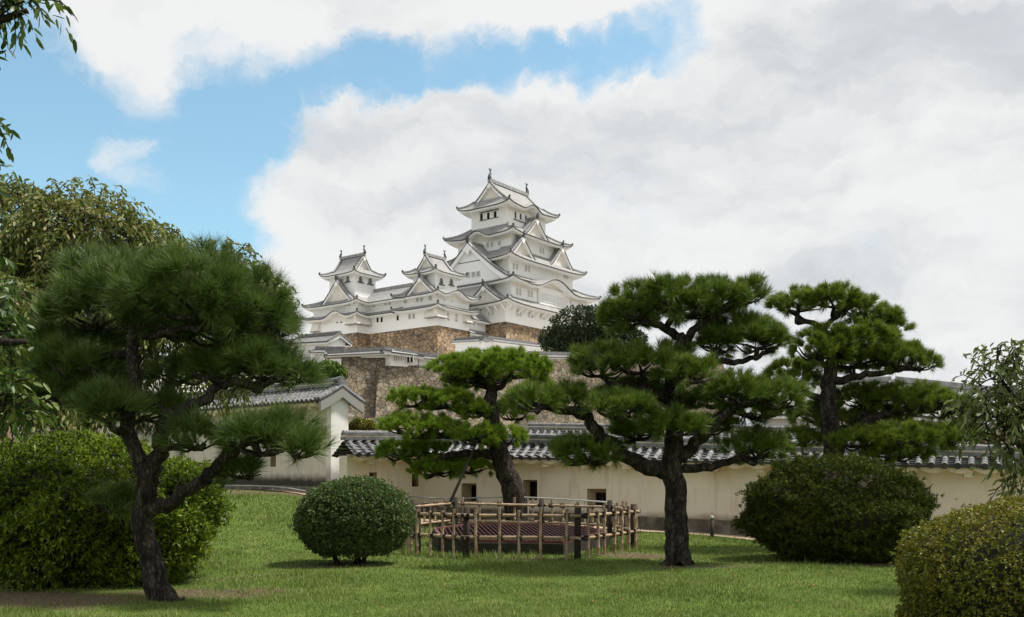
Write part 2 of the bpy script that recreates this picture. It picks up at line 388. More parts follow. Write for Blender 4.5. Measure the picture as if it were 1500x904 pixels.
M['stone_low'] = stone_mat("rampart_stone", 1.8, [(0.13, 0.12, 0.10), (0.25, 0.22, 0.155), (0.33, 0.285, 0.205), (0.19, 0.165, 0.125), (0.29, 0.265, 0.195), (0.25, 0.195, 0.14), (0.36, 0.325, 0.255), (0.155, 0.15, 0.135)], (0.085, 0.07, 0.055), 1.15, 0.03, 2.0)
M['stone_foot'] = noise_mat('damp_footing', [(0.3, (0.060, 0.052, 0.040)), (0.5, (0.13, 0.112, 0.085)), (0.72, (0.27, 0.235, 0.185))], 2.2, 0.95, 0.5, 9)
M['stone_pale'] = stone_mat("pale_stone", 1.1, [(0.33, 0.27, 0.19), (0.42, 0.34, 0.25), (0.30, 0.24, 0.18)])
M['plaster'] = wall_mat("garden_wall_plaster", ((0.70, 0.61, 0.49), (0.80, 0.73, 0.62)), 0.42, (0.34, 0.265, 0.185))
M['plaster_left'] = wall_mat("stained_wall_plaster", ((0.58, 0.53, 0.44), (0.70, 0.65, 0.56)), 0.62, (0.055, 0.05, 0.04))
M['plaster_pier'] = wall_mat("pier_plaster", ((0.74, 0.72, 0.68), (0.82, 0.80, 0.77)), 1.2, (0.30, 0.29, 0.28))
M['plaster_trim'] = wall_mat("eave_plaster", ((0.66, 0.57, 0.44), (0.74, 0.66, 0.54)))
M['tile'] = noise_mat("grey_roof_tile", [(0.30, (0.065, 0.067, 0.071)), (0.5, (0.145, 0.146, 0.15)), (0.66, (0.23, 0.23, 0.228)), (0.8, (0.46, 0.455, 0.44))], 4.0, 0.55, 0.15, 9, spec=0.5)
M['tile_dark'] = noise_mat("roof_tile_end", [(0.35, (0.030, 0.031, 0.034)), (0.7, (0.085, 0.086, 0.09))], 8, 0.6)
M['ground'] = None
M['bark_pine'] = bark_mat("pine_bark", (0.007, 0.006, 0.005), (0.034, 0.027, 0.022), (0.125, 0.104, 0.088))
M['bark_tree'] = bark_mat("cherry_bark", (0.012, 0.010, 0.009), (0.035, 0.028, 0.023), (0.08, 0.066, 0.055))
M['needle'] = leaf_mat("pine_needle", [(0.044, 0.078, 0.011), (0.080, 0.138, 0.015), (0.130, 0.198, 0.021), (0.185, 0.24, 0.035)], 0.22, 0.5, 2.6)
M['needle_dark'] = leaf_mat("near_pine_needle", [(0.036, 0.066, 0.014), (0.064, 0.115, 0.020), (0.105, 0.168, 0.028), (0.165, 0.215, 0.055)], 0.22, 0.45, 2.6)
M['needle_mid'] = leaf_mat("fresh_pine_needle", [(0.055, 0.090, 0.010), (0.105, 0.165, 0.014), (0.160, 0.230, 0.019), (0.215, 0.275, 0.032)], 0.3, 0.5, 2.6)
M['needle_bright'] = leaf_mat("bright_pine_needle", [(0.080, 0.140, 0.012), (0.145, 0.240, 0.016), (0.205, 0.310, 0.020), (0.26, 0.36, 0.034)], 0.32, 0.5, 2.6)
M['leaf_box'] = leaf_mat("boxwood_leaf", [(0.050, 0.085, 0.022), (0.080, 0.130, 0.034), (0.120, 0.180, 0.050), (0.17, 0.22, 0.08)], 0.2, 0.45, 2.0)
M['leaf_bush'] = leaf_mat("bush_leaf", [(0.044, 0.080, 0.008), (0.090, 0.150, 0.012), (0.165, 0.240, 0.018), (0.27, 0.34, 0.03)], 0.4, 0.42, 1.3)
M['leaf_yew'] = leaf_mat("yew_leaf", [(0.022, 0.040, 0.007), (0.042, 0.068, 0.009), (0.070, 0.100, 0.012), (0.12, 0.12, 0.022)], 0.12, 0.75, 1.6, 0.12)
M['leaf_azalea'] = leaf_mat("azalea_leaf", [(0.065, 0.085, 0.012), (0.130, 0.150, 0.015), (0.200, 0.205, 0.020), (0.26, 0.21, 0.035)], 0.25, 0.5, 2.2)
M['leaf_weep'] = leaf_mat("weeping_cherry_leaf", [(0.075, 0.105, 0.018), (0.120, 0.160, 0.026), (0.170, 0.200, 0.040), (0.22, 0.19, 0.06)], 0.3, 0.5, 0.7)
M['leaf_cherry'] = leaf_mat("cherry_leaf", [(0.028, 0.060, 0.012), (0.055, 0.100, 0.017), (0.085, 0.135, 0.022), (0.13, 0.17, 0.03)], 0.3, 0.42, 1.0)
M['leaf_right'] = leaf_mat("young_tree_leaf", [(0.065, 0.095, 0.028), (0.110, 0.150, 0.042), (0.160, 0.195, 0.060), (0.21, 0.22, 0.09)], 0.3, 0.4, 1.2)
M['leaf_far'] = leaf_mat("far_tree_leaf", [(0.014, 0.026, 0.011), (0.026, 0.044, 0.016), (0.040, 0.060, 0.022), (0.055, 0.08, 0.03)], 0.2, 0.6, 0.25)
M['leaf_pale'] = leaf_mat("pale_shrub_leaf", [(0.05, 0.10, 0.015), (0.09, 0.16, 0.02), (0.13, 0.20, 0.03)], 0.25, 0.6, 0.5)
M['leaf_yellow'] = leaf_mat("yellow_shrub_leaf", [(0.07, 0.095, 0.015), (0.15, 0.155, 0.02), (0.24, 0.22, 0.03)], 0.25, 0.6, 0.6)
M['grass'] = leaf_mat("grass_blade", [(0.066, 0.104, 0.016), (0.110, 0.168, 0.025), (0.155, 0.218, 0.037), (0.25, 0.255, 0.09)], 0.3, 0.55, 0.6, 0.35, 0.32)
M['bamboo'] = noise_mat("bamboo", [(0.3, (0.19, 0.125, 0.08)), (0.52, (0.37, 0.265, 0.17)), (0.72, (0.50, 0.385, 0.26))], 3.5, 0.5, 0.1)
M['post'] = noise_mat("charred_post", [(0.3, (0.020, 0.015, 0.012)), (0.7, (0.060, 0.045, 0.035))], 9, 0.9, 0.5, stretch=(3, 3, 0.4))
M['rope'] = noise_mat("black_twine", [(0.3, (0.010, 0.009, 0.008)), (0.7, (0.022, 0.02, 0.018))], 20, 0.9)
M['iron'] = noise_mat("rusty_red_iron", [(0.3, (0.030, 0.013, 0.012)), (0.7, (0.070, 0.028, 0.027))], 7, 0.7)
M['iron_rim'] = noise_mat("red_iron_rim", [(0.3, (0.10, 0.036, 0.034)), (0.7, (0.17, 0.062, 0.058))], 6, 0.6)
M['concrete'] = noise_mat("mossy_concrete", [(0.3, (0.018, 0.017, 0.012)), (0.6, (0.038, 0.035, 0.027)), (0.85, (0.12, 0.11, 0.09))], 4, 0.95, 0.4)
M['pipe'] = noise_mat("grey_pipe", [(0.3, (0.28, 0.28, 0.27)), (0.7, (0.42, 0.42, 0.41))], 6, 0.5)
M['pole'] = noise_mat("weathered_pole", [(0.3, (0.025, 0.023, 0.019)), (0.7, (0.06, 0.055, 0.045))], 6, 0.85)
M['core'] = noise_mat("shade_core", [(0.3, (0.010, 0.012, 0.006)), (0.7, (0.022, 0.024, 0.012))], 8, 0.95)  # near-black colour of the solid bush cores, painting the shade inside them
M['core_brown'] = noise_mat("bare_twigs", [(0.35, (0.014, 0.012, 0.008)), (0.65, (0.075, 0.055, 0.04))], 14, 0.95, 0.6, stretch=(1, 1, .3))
M['path'] = noise_mat("sandy_path", [(0.3, (0.27, 0.20, 0.135)), (0.7, (0.38, 0.295, 0.21))], 3, 0.95, 0.15)
M['dead_leaf'] = leaf_mat("fallen_leaf", [(0.20, 0.07, 0.025), (0.32, 0.13, 0.04), (0.25, 0.16, 0.06)], 0.15, 0.6)

# ------------------------------------------------------------------ ground
def dirt_at(X, Y):
    X = np.asarray(X, float); Y = np.asarray(Y, float)
    n = np.sin(X * 1.7 + 0.6 * np.sin(Y * 1.1)) * np.sin(Y * 1.3 + 0.8 * np.sin(X * 0.9)) * 0.5 + 0.25 * np.sin(X * 4.1 + Y * 2.3) * np.sin(Y * 3.7 - X * 1.9)
    d = np.zeros_like(X)
    for (cx, cy, rx, ry, k) in ((-6.6, 12.3, 2.6, 1.25, 1.1), (-4.4, 13.3, 1.5, 0.8, .75), (-3.0, 17.0, 1.5, 0.8, .7), (6.3, 18.0, 2.6, 0.9, 0.95), (3.5, 16.9, 1.4, 0.6, .65),
                            (2.6, 19.3, 1.3, 0.9, .8), (0.2, 18.5, 1.8, .35, .6), (-7.3, 31.8, 4.0, 1.2, 1.1), (3.0, 17.0, .7, .5, .8), (-4.0, 15.2, 1.6, 0.7, .45), (7, 9, 1.3, 1.0, .9)):
        q = np.sqrt(((X - cx) / rx) ** 2 + ((Y - cy) / ry) ** 2)
        d = np.maximum(d, k * (1 - ss(0.45, 1.15, q + 0.35 * n)))
    d = np.maximum(d, ss(36, 44, Y))
    return np.clip(d + 0.38 * ss(0.30, 0.65, n + .18 * np.sin(X * 9.1 + Y * 3) * np.sin(Y * 8.3 - X * 4)), 0, 1)

def make_ground():
    def axis(spec):
        a = []
        for lo, hi, st in spec: a.extend(np.arange(lo, hi, st))
        return np.array(a)
    xs = axis([(-4000, -400, 400), (-400, -100, 20), (-100, -24, 4), (-24, 24, 0.3), (24, 100, 4), (100, 400, 20), (400, 4001, 400)])
    ys = axis([(-600, -40, 80), (-40, 6, 3), (6, 34, 0.3), (34, 120, 2), (120, 460, 6), (460, 1000, 60), (1000, 6001, 500)])
    X, Y = np.meshgrid(xs, ys); Z = ground_z(X, Y)
    v = np.stack([X, Y, Z], -1).reshape(-1, 3); nx = len(xs)
    i, j = np.meshgrid(np.arange(len(ys) - 1), np.arange(nx - 1), indexing='ij'); a = (i * nx + j).ravel()
    f = np.stack([a, a + 1, a + nx + 1, a + nx], -1)
    m, nt, N, L, B = new_mat("lawn_soil")
    at = N.new('ShaderNodeAttribute'); at.attribute_name = 'dirt'
    tc = N.new('ShaderNodeTexCoord')
    n1 = N.new('ShaderNodeTexNoise'); n1.inputs['Scale'].default_value = 1.3; n1.inputs['Detail'].default_value = 9; n1.inputs['Roughness'].default_value = .7; L.new(tc.outputs['Object'], n1.inputs['Vector'])
    n2 = N.new('ShaderNodeTexNoise'); n2.inputs['Scale'].default_value = 22; n2.inputs['Detail'].default_value = 4; L.new(tc.outputs['Object'], n2.inputs['Vector'])
    r1 = ramp(N, [(0.3, (0.060, 0.098, 0.018)), (0.55, (0.09, 0.135, 0.025)), (0.75, (0.16, 0.155, 0.06))]); L.new(n1.outputs[0], r1.inputs[0])
    r2 = ramp(N, [(0.3, (0.065, 0.048, 0.03)), (0.7, (0.15, 0.115, 0.072))]); L.new(n2.outputs[0], r2.inputs[0])
    a1 = N.new('ShaderNodeMath'); a1.operation = 'MULTIPLY_ADD'; L.new(n1.outputs[0], a1.inputs[0]); a1.inputs[1].default_value = 0.9; L.new(at.outputs['Fac'], a1.inputs[2])
    mr = N.new('ShaderNodeMapRange'); mr.interpolation_type = 'SMOOTHSTEP'; L.new(a1.outputs[0], mr.inputs[0]); mr.inputs[1].default_value = 0.65; mr.inputs[2].default_value = 1.25
    x = N.new('ShaderNodeMix'); x.data_type = 'RGBA'; L.new(mr.outputs[0], x.inputs[0]); L.new(r1.outputs[0], x.inputs[6]); L.new(r2.outputs[0], x.inputs[7])
    gv = N.new('ShaderNodeAttribute'); gv.attribute_name = 'bounce_pale'  # pale patch added to the castle hill to bounce light up its walls
    gm = N.new('ShaderNodeMix'); gm.data_type = 'RGBA'; L.new(gv.outputs['Fac'], gm.inputs[0]); L.new(x.outputs[2], gm.inputs[6]); gm.inputs[7].default_value = (0.44, 0.42, 0.385, 1)
    L.new(gm.outputs[2], B.inputs['Base Color']); B.inputs['Roughness'].default_value = 0.95; B.inputs['Specular IOR Level'].default_value = .1
    b = N.new('ShaderNodeBump'); b.inputs['Strength'].default_value = .7; b.inputs['Distance'].default_value = .03; L.new(n2.outputs[0], b.inputs['Height']); L.new(b.outputs[0], B.inputs['Normal'])
    o = fast_mesh("ground", v, f, m)
    att = o.data.attributes.new('dirt', 'FLOAT', 'POINT'); att.data.foreach_set('value', dirt_at(X, Y).ravel().astype(np.float32))
    att = o.data.attributes.new('bounce_pale', 'FLOAT', 'POINT'); att.data.foreach_set('value', (ss(112, 140, Y) * (1 - ss(300, 380, Y)) * ss(-130, -100, X) * (1 - ss(40, 70, X))).ravel().astype(np.float32))
    o.data.polygons.foreach_set('use_smooth', [True] * len(o.data.polygons))
    tag(o, kind='structure')
make_ground()

# ------------------------------------------------------------------ castle
TH = R(52.5)
U2 = np.array((math.cos(TH), math.sin(TH))); V2 = np.array((-math.sin(TH), math.cos(TH)))
O2 = np.array(((740.6 - CX) * 200 / F, 200.0))
def C3(u, v, z):
    q = O2 + U2 * u + V2 * v; return np.array((q[0], q[1], z))
def solve_u(px, v):
    k = (px - CX) / F; b = O2 + V2 * v
    return float((k * b[1] - b[0]) / (U2[0] - k * U2[1]))
def solve_v(px, u):
    k = (px - CX) / F; b = O2 + U2 * u
    return float((k * b[1] - b[0]) / (V2[0] - k * V2[1]))
def zat(py, u, v):
    return EYE + (HZ - py) * (O2 + U2 * u + V2 * v)[1] / F

class Face:
    """a wall face of a castle building: along, outwards, up"""
    def __init__(s, side, rect):
        s.side = side; s.r = rect
    def __call__(s, a, d, z):
        u0, u1, v0, v1 = s.r
        if s.side == 'S': return C3(a, v0 - d, z)
        if s.side == 'W': return C3(u0 - d, a, z)
        if s.side == 'N': return C3(a, v1 + d, z)
        return C3(u1 + d, a, z)
    def from_px(s, px, py, d=0.0):
        u0, u1, v0, v1 = s.r
        if s.side == 'S':
            a = solve_u(px, v0 - d); return a, zat(py, a, v0 - d)
        a = solve_v(px, u0 - d); return a, zat(py, u0 - d, a)
    def flip(s): return s.side in 'WE'

def quad_out(mb, F_, pts, mi=0, uv=None):
    """pts as (a,d,z); ordered counter-clockwise seen from outside for S"""
    p = [F_(*q) for q in pts]
    if F_.side in 'WN': p = p[::-1]; uv = uv[::-1] if uv else None
    mb.face(p, mi, uv)

def grow(r, o): return (r[0] - o, r[1] + o, r[2] - o, r[3] + o)

def walls(mb, r, z0, z1, r0=None):
    r0 = r0 or r
    a = [(r0[0], r0[2]), (r0[1], r0[2]), (r0[1], r0[3]), (r0[0], r0[3])]; b = [(r[0], r[2]), (r[1], r[2]), (r[1], r[3]), (r[0], r[3])]
    for i in range(4):
        j = (i + 1) % 4
        mb.face([C3(*a[i], z0), C3(*a[j], z0), C3(*b[j], z1), C3(*b[i], z1)])

def skirt(roof, eave, outer, inner, wall, ze, zt, lift=0.7, bumps=(), sides='SENW', ridge_w=0.42, curve=0.45, dent=0.62, thick=1.0):
    """one storey's roof: four curved slopes with swept-up corners, tile edge, white eave boards, soffit and rafter ends"""
    def corners(r): return {'S': ((r[0], r[2]), (r[1], r[2])), 'E': ((r[1], r[2]), (r[1], r[3])), 'N': ((r[1], r[3]), (r[0], r[3])), 'W': ((r[0], r[3]), (r[0], r[2]))}
    co, ci, cw = corners(outer), corners(inner), corners(wall)
    for sd in sides:
        (a0, a1), (b0, b1), (w0, w1) = co[sd], ci[sd], cw[sd]
        a0, a1, b0, b1, w0, w1 = map(np.array, (a0, a1, b0, b1, w0, w1))
        ln = np.linalg.norm(a1 - a0); bl = [b for b in bumps if b[0] == sd]
        n = 64 if bl else 24; m = 5
        idx = 0 if sd in 'SN' else 1
        rev = sd in 'NW'
        ts = [i / n for i in range(n + 1)]
        def hz(t):
            h = lift * abs(2 * t - 1) ** 5; pos = (a0 + (a1 - a0) * t)[idx]; bb = 0
            for (_, ac, hw, hh) in bl:
                q = (pos - ac) / hw
                if abs(q) < 1: bb += hh * (0.5 + 0.5 * math.cos(math.pi * q)) ** 0.85
                if 1 <= abs(q) < 1.5: bb -= 0.06 * hh * math.sin((abs(q) - 1) * 2 * math.pi)
            return h, bb
        rows, uvs = [], []
        for k in range(m + 1):
            s = k / m; row, ur = [], []
            for t in ts:
                h, bb = hz(t); p = (a0 + (a1 - a0) * t) * (1 - s) + (b0 + (b1 - b0) * t) * s
                z = ze + (zt - ze) * ((1 - curve) * s + curve * s * s) + h * (1 - s) ** 1.5 + bb * max(0, 1 - s * 1.05) ** 0.7
                if bb > 0: z = min(z, max(zt - 0.03, ze + bb))
                row.append(C3(p[0], p[1], z)); ur.append((p[idx], s * 4))
            rows.append(row); uvs.append(ur)
        roof.grid(rows, 0, uvs)
        nrm = {'S': (0, -1), 'E': (1, 0), 'N': (0, 1), 'W': (-1, 0)}[sd]; nrm = np.array(nrm, float)
        e0, e1, e2, e3, e4 = [], [], [], [], []
        t1, t2 = 0.19 * thick, 0.46 * thick
        for t in ts:
            h, bb = hz(t); p = a0 + (a1 - a0) * t; z = ze + h + bb
            ins = 0.10; q = p * (1 - .035) + (w0 + (w1 - w0) * t) * .035
            q2 = p * (1 - .10) + (w0 + (w1 - w0) * t) * .10
            w = w0 + (w1 - w0) * t
            e0.append(C3(*p, z)); e1.append(C3(*p, z - t1)); e2.append(C3(*q2, z - t1)); e3.append(C3(*q2, z - t2)); e4.append(C3(*w, ze + 0.25 * h - t2 + 0.34 + bb * .8))
        if bl:
            en = [p - np.array((0, 0, max(0.0, p[2] - (ze - .9)))) + np.array((*(U2 * nrm[0] + V2 * nrm[1]), 0)) * .03 for p in e4]
            eave.grid([en, [p + np.array((*(U2 * nrm[0] + V2 * nrm[1]), 0)) * .03 for p in e4]], 1)
        roof.grid([e1, e0], 1); roof.grid([e2, e1], 1); eave.grid([e3, e2], 0); eave.grid([e4, e3], 0)
        if dent:
            nd = max(3, int(ln / dent))
            for i in range(1, nd):
                t = i / nd; h, bb = hz(t); p = a0 + (a1 - a0) * t; w = w0 + (w1 - w0) * t
                z = ze + h + bb - t2 - 0.04
                q = p * .88 + w * .12; q2 = p * .45 + w * .55
                eave.bar(C3(*q, z), C3(*q2, z + 0.05), 0.26, 0.24)
    # hip ridges with end tiles
    oc = [(outer[0], outer[2]), (outer[1], outer[2]), (outer[1], outer[3]), (outer[0], outer[3])]; ic = [(inner[0], inner[2]), (inner[1], inner[2]), (inner[1], inner[3]), (inner[0], inner[3])]
    for (a, b) in (zip(oc, ic) if ridge_w > .05 else ()):
        a = np.array(a); b = np.array(b); pts = []
        for k in range(7):
            s = k / 6; p = a * (1 - s) + b * s
            pts.append(C3(p[0], p[1], ze + (zt - ze) * ((1 - curve) * s + curve * s * s) + lift * (1 - s) ** 1.5 + 0.12))
        for k in range(6): roof.bar(pts[k], pts[k + 1], ridge_w, 0.34, 2)
        roof.bar(pts[0] - (0, 0, .05), pts[0] + (pts[0] - pts[1]) * 0.05 + np.array((0, 0, .42)), 0.36, 0.38, 3)
        k = 1
        roof.bar(pts[k] + (0, 0, .1), pts[k] + np.array((0, 0, .52)), 0.40, 0.42, 3)

def gable_prof(q, k=1.45): return 1 - (1 - abs(q)) ** k

def gable(roof, eave, F_, ac, hw, zb, za, d0, d1, bw=0.75, rec=0.9, both=False, k=1.28, orn=.8, ridge=0.5, gegyo=True, ped=1, eave2=None):
    """a tiled gable whose ridge runs from d0 (front) back to d1: two curved slopes, verge tiles, bargeboards, pediment and pendant"""
    n = 14; qs = [-1 + 2 * i / (2 * n) for i in range(2 * n + 1)]
    prof = [(ac + hw * q, za - (za - zb) * gable_prof(q, k)) for q in qs]
    m = 4
    for j in range(m):
        da, db = d0 + (d1 - d0) * j / m, d0 + (d1 - d0) * (j + 1) / m
        for i in range(2 * n):
            (x0, z0), (x1, z1) = prof[i], prof[i + 1]
            quad_out(roof, F_, [(x0, da, z0), (x1, da, z1), (x1, db, z1), (x0, db, z0)], 0, [(da, i * .3), (da, i * .3 + .3), (db, i * .3 + .3), (db, i * .3)])
    eave1 = eave
    for (de, sg) in ([(d0, 1), (d1, -1)] if both else [(d0, 1)]):
        t = 0.26; eave = eave1 if sg > 0 or eave2 is None else eave2
        for i in range(2 * n):
            (x0, z0), (x1, z1) = prof[i], prof[i + 1]
            def qo(mb, pts, mi): 
                quad_out(mb, F_, pts if sg > 0 else pts[::-1], mi)
            dd = de - 0.12 * sg
            qo(roof, [(x0, de, z0 - t), (x1, de, z1 - t), (x1, de, z1), (x0, de, z0)], 1)
            qo(roof, [(x0, dd, z0 - t), (x1, dd, z1 - t), (x1, de, z1 - t), (x0, de, z0 - t)], 1)
            f0 = bw * (0.75 + 0.45 * abs(qs[i])) * 1.0; f1 = bw * (0.75 + 0.45 * abs(qs[i + 1]))
            b0, b1 = max(z0 - t - f0, zb - t - .5), max(z1 - t - f1, zb - t - .5)
            qo(eave, [(x0, dd, b0), (x1, dd, b1), (x1, dd, z1 - t), (x0, dd, z0 - t)], 0)
            dr = de - rec * sg
            qo(eave, [(x0, dr, b0 + .08), (x1, dr, b1 + .08), (x1, dd, b1), (x0, dd, b0)], 0)
            if min(b0, b1) > zb - 0.2:
                qo(eave, [(x0, dr, zb - .25), (x1, dr, zb - .25), (x1, dr, b1 + .1), (x0, dr, b0 + .1)], ped)
            # raised verge roll just behind the edge
            roof.bar(F_(x0, de - .42 * sg, z0 + .1), F_(x1, de - .42 * sg, z1 + .1), 0.46, 0.22, 2)
            roof.bar(F_(x0, de - .85 * sg, z0 + .06), F_(x1, de - .85 * sg, z1 + .06), 0.22, 0.2, 1)
        if gegyo:
            h = (za - zb); g = 0.16 * h; zc = za - t - bw * .8; dg = de - 0.02 * sg
            pts = [(ac - g * .8, zc + g * .3), (ac - g * 1.15, zc - g * .25), (ac - g * .5, zc - g * .5), (ac, zc - g * 1.3), (ac + g * .5, zc - g * .5), (ac + g * 1.15, zc - g * .25), (ac + g * .8, zc + g * .3), (ac, zc + g * .9)]
            fr = [F_(x, dg, z) for x, z in pts]; bk = [F_(x, dg - .1 * sg, z) for x, z in pts]
            eave.face(fr if F_.side in 'SE' else fr[::-1], 0)
            for i in range(8): eave.face([fr[i], fr[(i + 1) % 8], bk[(i + 1) % 8], bk[i]], 0)
    roof.bar(F_(ac, d0 + .02, za + ridge * .35), F_(ac, d1, za + ridge * .35), ridge * .95, ridge * .95, 2)
    for (de, sg) in ([(d0, 1), (d1, -1)] if both else [(d0, 1)]):
        if orn:
            roof.bar(F_(ac, de - .1 * sg, za - .1), F_(ac, de - .05 * sg, za + 0.95 * orn), 0.75 * orn, 0.4, 3)
            roof.bar(F_(ac, de - .1 * sg, za + .6 * orn), F_(ac, de + .15 * sg, za + 1.5 * orn), 0.28 * orn, 0.26, 3)

def fish(root, p, dirv, s=1.0):
    """roof-ridge dolphin: head down, body curling up to a split tail"""
    mb = MB(); d = np.array((dirv[0], dirv[1], 0.0))
    pts = [p + d * 0.05 * s, p + d * .22 * s + np.array((0, 0, .35 * s)), p + d * .12 * s + np.array((0, 0, .85 * s)), p - d * .10 * s + np.array((0, 0, 1.3 * s)), p - d * .02 * s + np.array((0, 0, 1.75 * s))]
    pp, rr = smooth_path(pts, [.42 * s, .40 * s, .27 * s, .17 * s, .09 * s], 3)
    mb.tube(pp, rr, 7)
    e = pts[-1]; sd_ = np.array((-d[1], d[0], 0))
    for k in (-1, 1):
        mb.bar(e - np.array((0, 0, .15 * s)), e + d * .32 * k * s + np.array((0, 0, .38 * s)), .12 * s, .22 * s)
    mb.bar(pts[2], pts[2] - d * .5 * s + np.array((0, 0, .25 * s)), .1 * s, .25 * s)
    mb.build('ridge_dolphin', M['bronze'], root)

def window(root, F_, a, z, w, h, kind='lattice', name='window'):
    mb = MB(); fm = 0.09
    d = 0.0
    mat = {'lattice': M['lattice'], 'dark': M['dark'], 'bars': M['dark'], 'bell': M['dark']}[kind]
    if kind == 'bell':
        n = 8; pts = [(-w / 2 * 1.1, -h / 2), (w / 2 * 1.1, -h / 2)]
        for i in range(n + 1):
            th = math.pi * i / n; pts.append((w / 2 * math.cos(th), h * .12 + h * .40 * math.sin(th)))
        o = [(x * 1.38, zz * 1.16 + .03) for x, zz in pts]
        f1 = [F_(a + x, .05, z + zz) for x, zz in pts]; f2 = [F_(a + x, .1, z + zz) for x, zz in o]; f3 = [F_(a + x, 0, z + zz) for x, zz in o]
        k = len(pts)
        mb.face(f1 if F_.side == 'S' else f1[::-1], 0)
        for i in range(k):
            j = (i + 1) % k
            mb.face([f1[i], f1[j], f2[j], f2[i]], 1); mb.face([f2[i], f2[j], f3[j], f3[i]], 1)
        mb.bar(F_(a - w * .9, .14, z - h * .58), F_(a + w * .9, .14, z - h * .58), .3, .14, 2)
        for x in (-.22, .22): mb.bar(F_(a + x * w, .08, z - h / 2), F_(a + x * w, .08, z + h * .4), .1, .06, 3, up=(1, 0, 0))
        return mb.build(name, [M['dark'], M['castle_white'], M['castle_edge'], M['castle_white']], root)
    p = [(a - w / 2, .02, z - h / 2), (a + w / 2, .02, z - h / 2), (a + w / 2, .02, z + h / 2), (a - w / 2, .02, z + h / 2)]
    quad_out(mb, F_, p, 0)
    for (x0, z0, x1, z1) in ((-w / 2, -h / 2, -w / 2, h / 2), (w / 2, -h / 2, w / 2, h / 2)):
        mb.bar(F_(a + x0, .05, z + z0), F_(a + x1, .05, z + z1), fm, .1, 1, up=(1, 0, 0))
    for zz in (-h / 2, h / 2): mb.bar(F_(a - w / 2, .05, z + zz), F_(a + w / 2, .05, z + zz), .12, fm, 1)
    nb = 3 if kind in ('lattice', 'bars') else 0
    for i in range(nb):
        x = -w / 2 + w * (i + 1) / (nb + 1)
        mb.bar(F_(a + x, .05, z - h / 2), F_(a + x, .05, z + h / 2), w * .12, .06, 1, up=(1, 0, 0))
    return mb.build(name, [mat, M['castle_white']], root)

def px_window(root, F_, px, py, wpx, hpx, kind='lattice', d=0.0, name='window'):
    a, z = F_.from_px(px, py, d)
    sc = 7.0; cosf = 0.609 if F_.side == 'S' else 0.793
    w = 1.12 * wpx / (sc * cosf); h = 1.08 * hpx / sc
    G = F_
    if d:
        class G2(Face): pass
        G = Face(F_.side, F_.r); base = G.__call__
        G = lambda aa, dd, zz: F_(aa, dd + d, zz)
        class W_: 
            side = F_.side
            def __call__(s, aa, dd, zz): return F_(aa, dd + d, zz)
        G = W_()
    return window(root, G, a, z, w, h, kind, name)

CM = [M['castle_tile'], M['castle_edge'], M['castle_ridge'], M['bronze']]
EM = [M['castle_white'], M['castle_panel']]

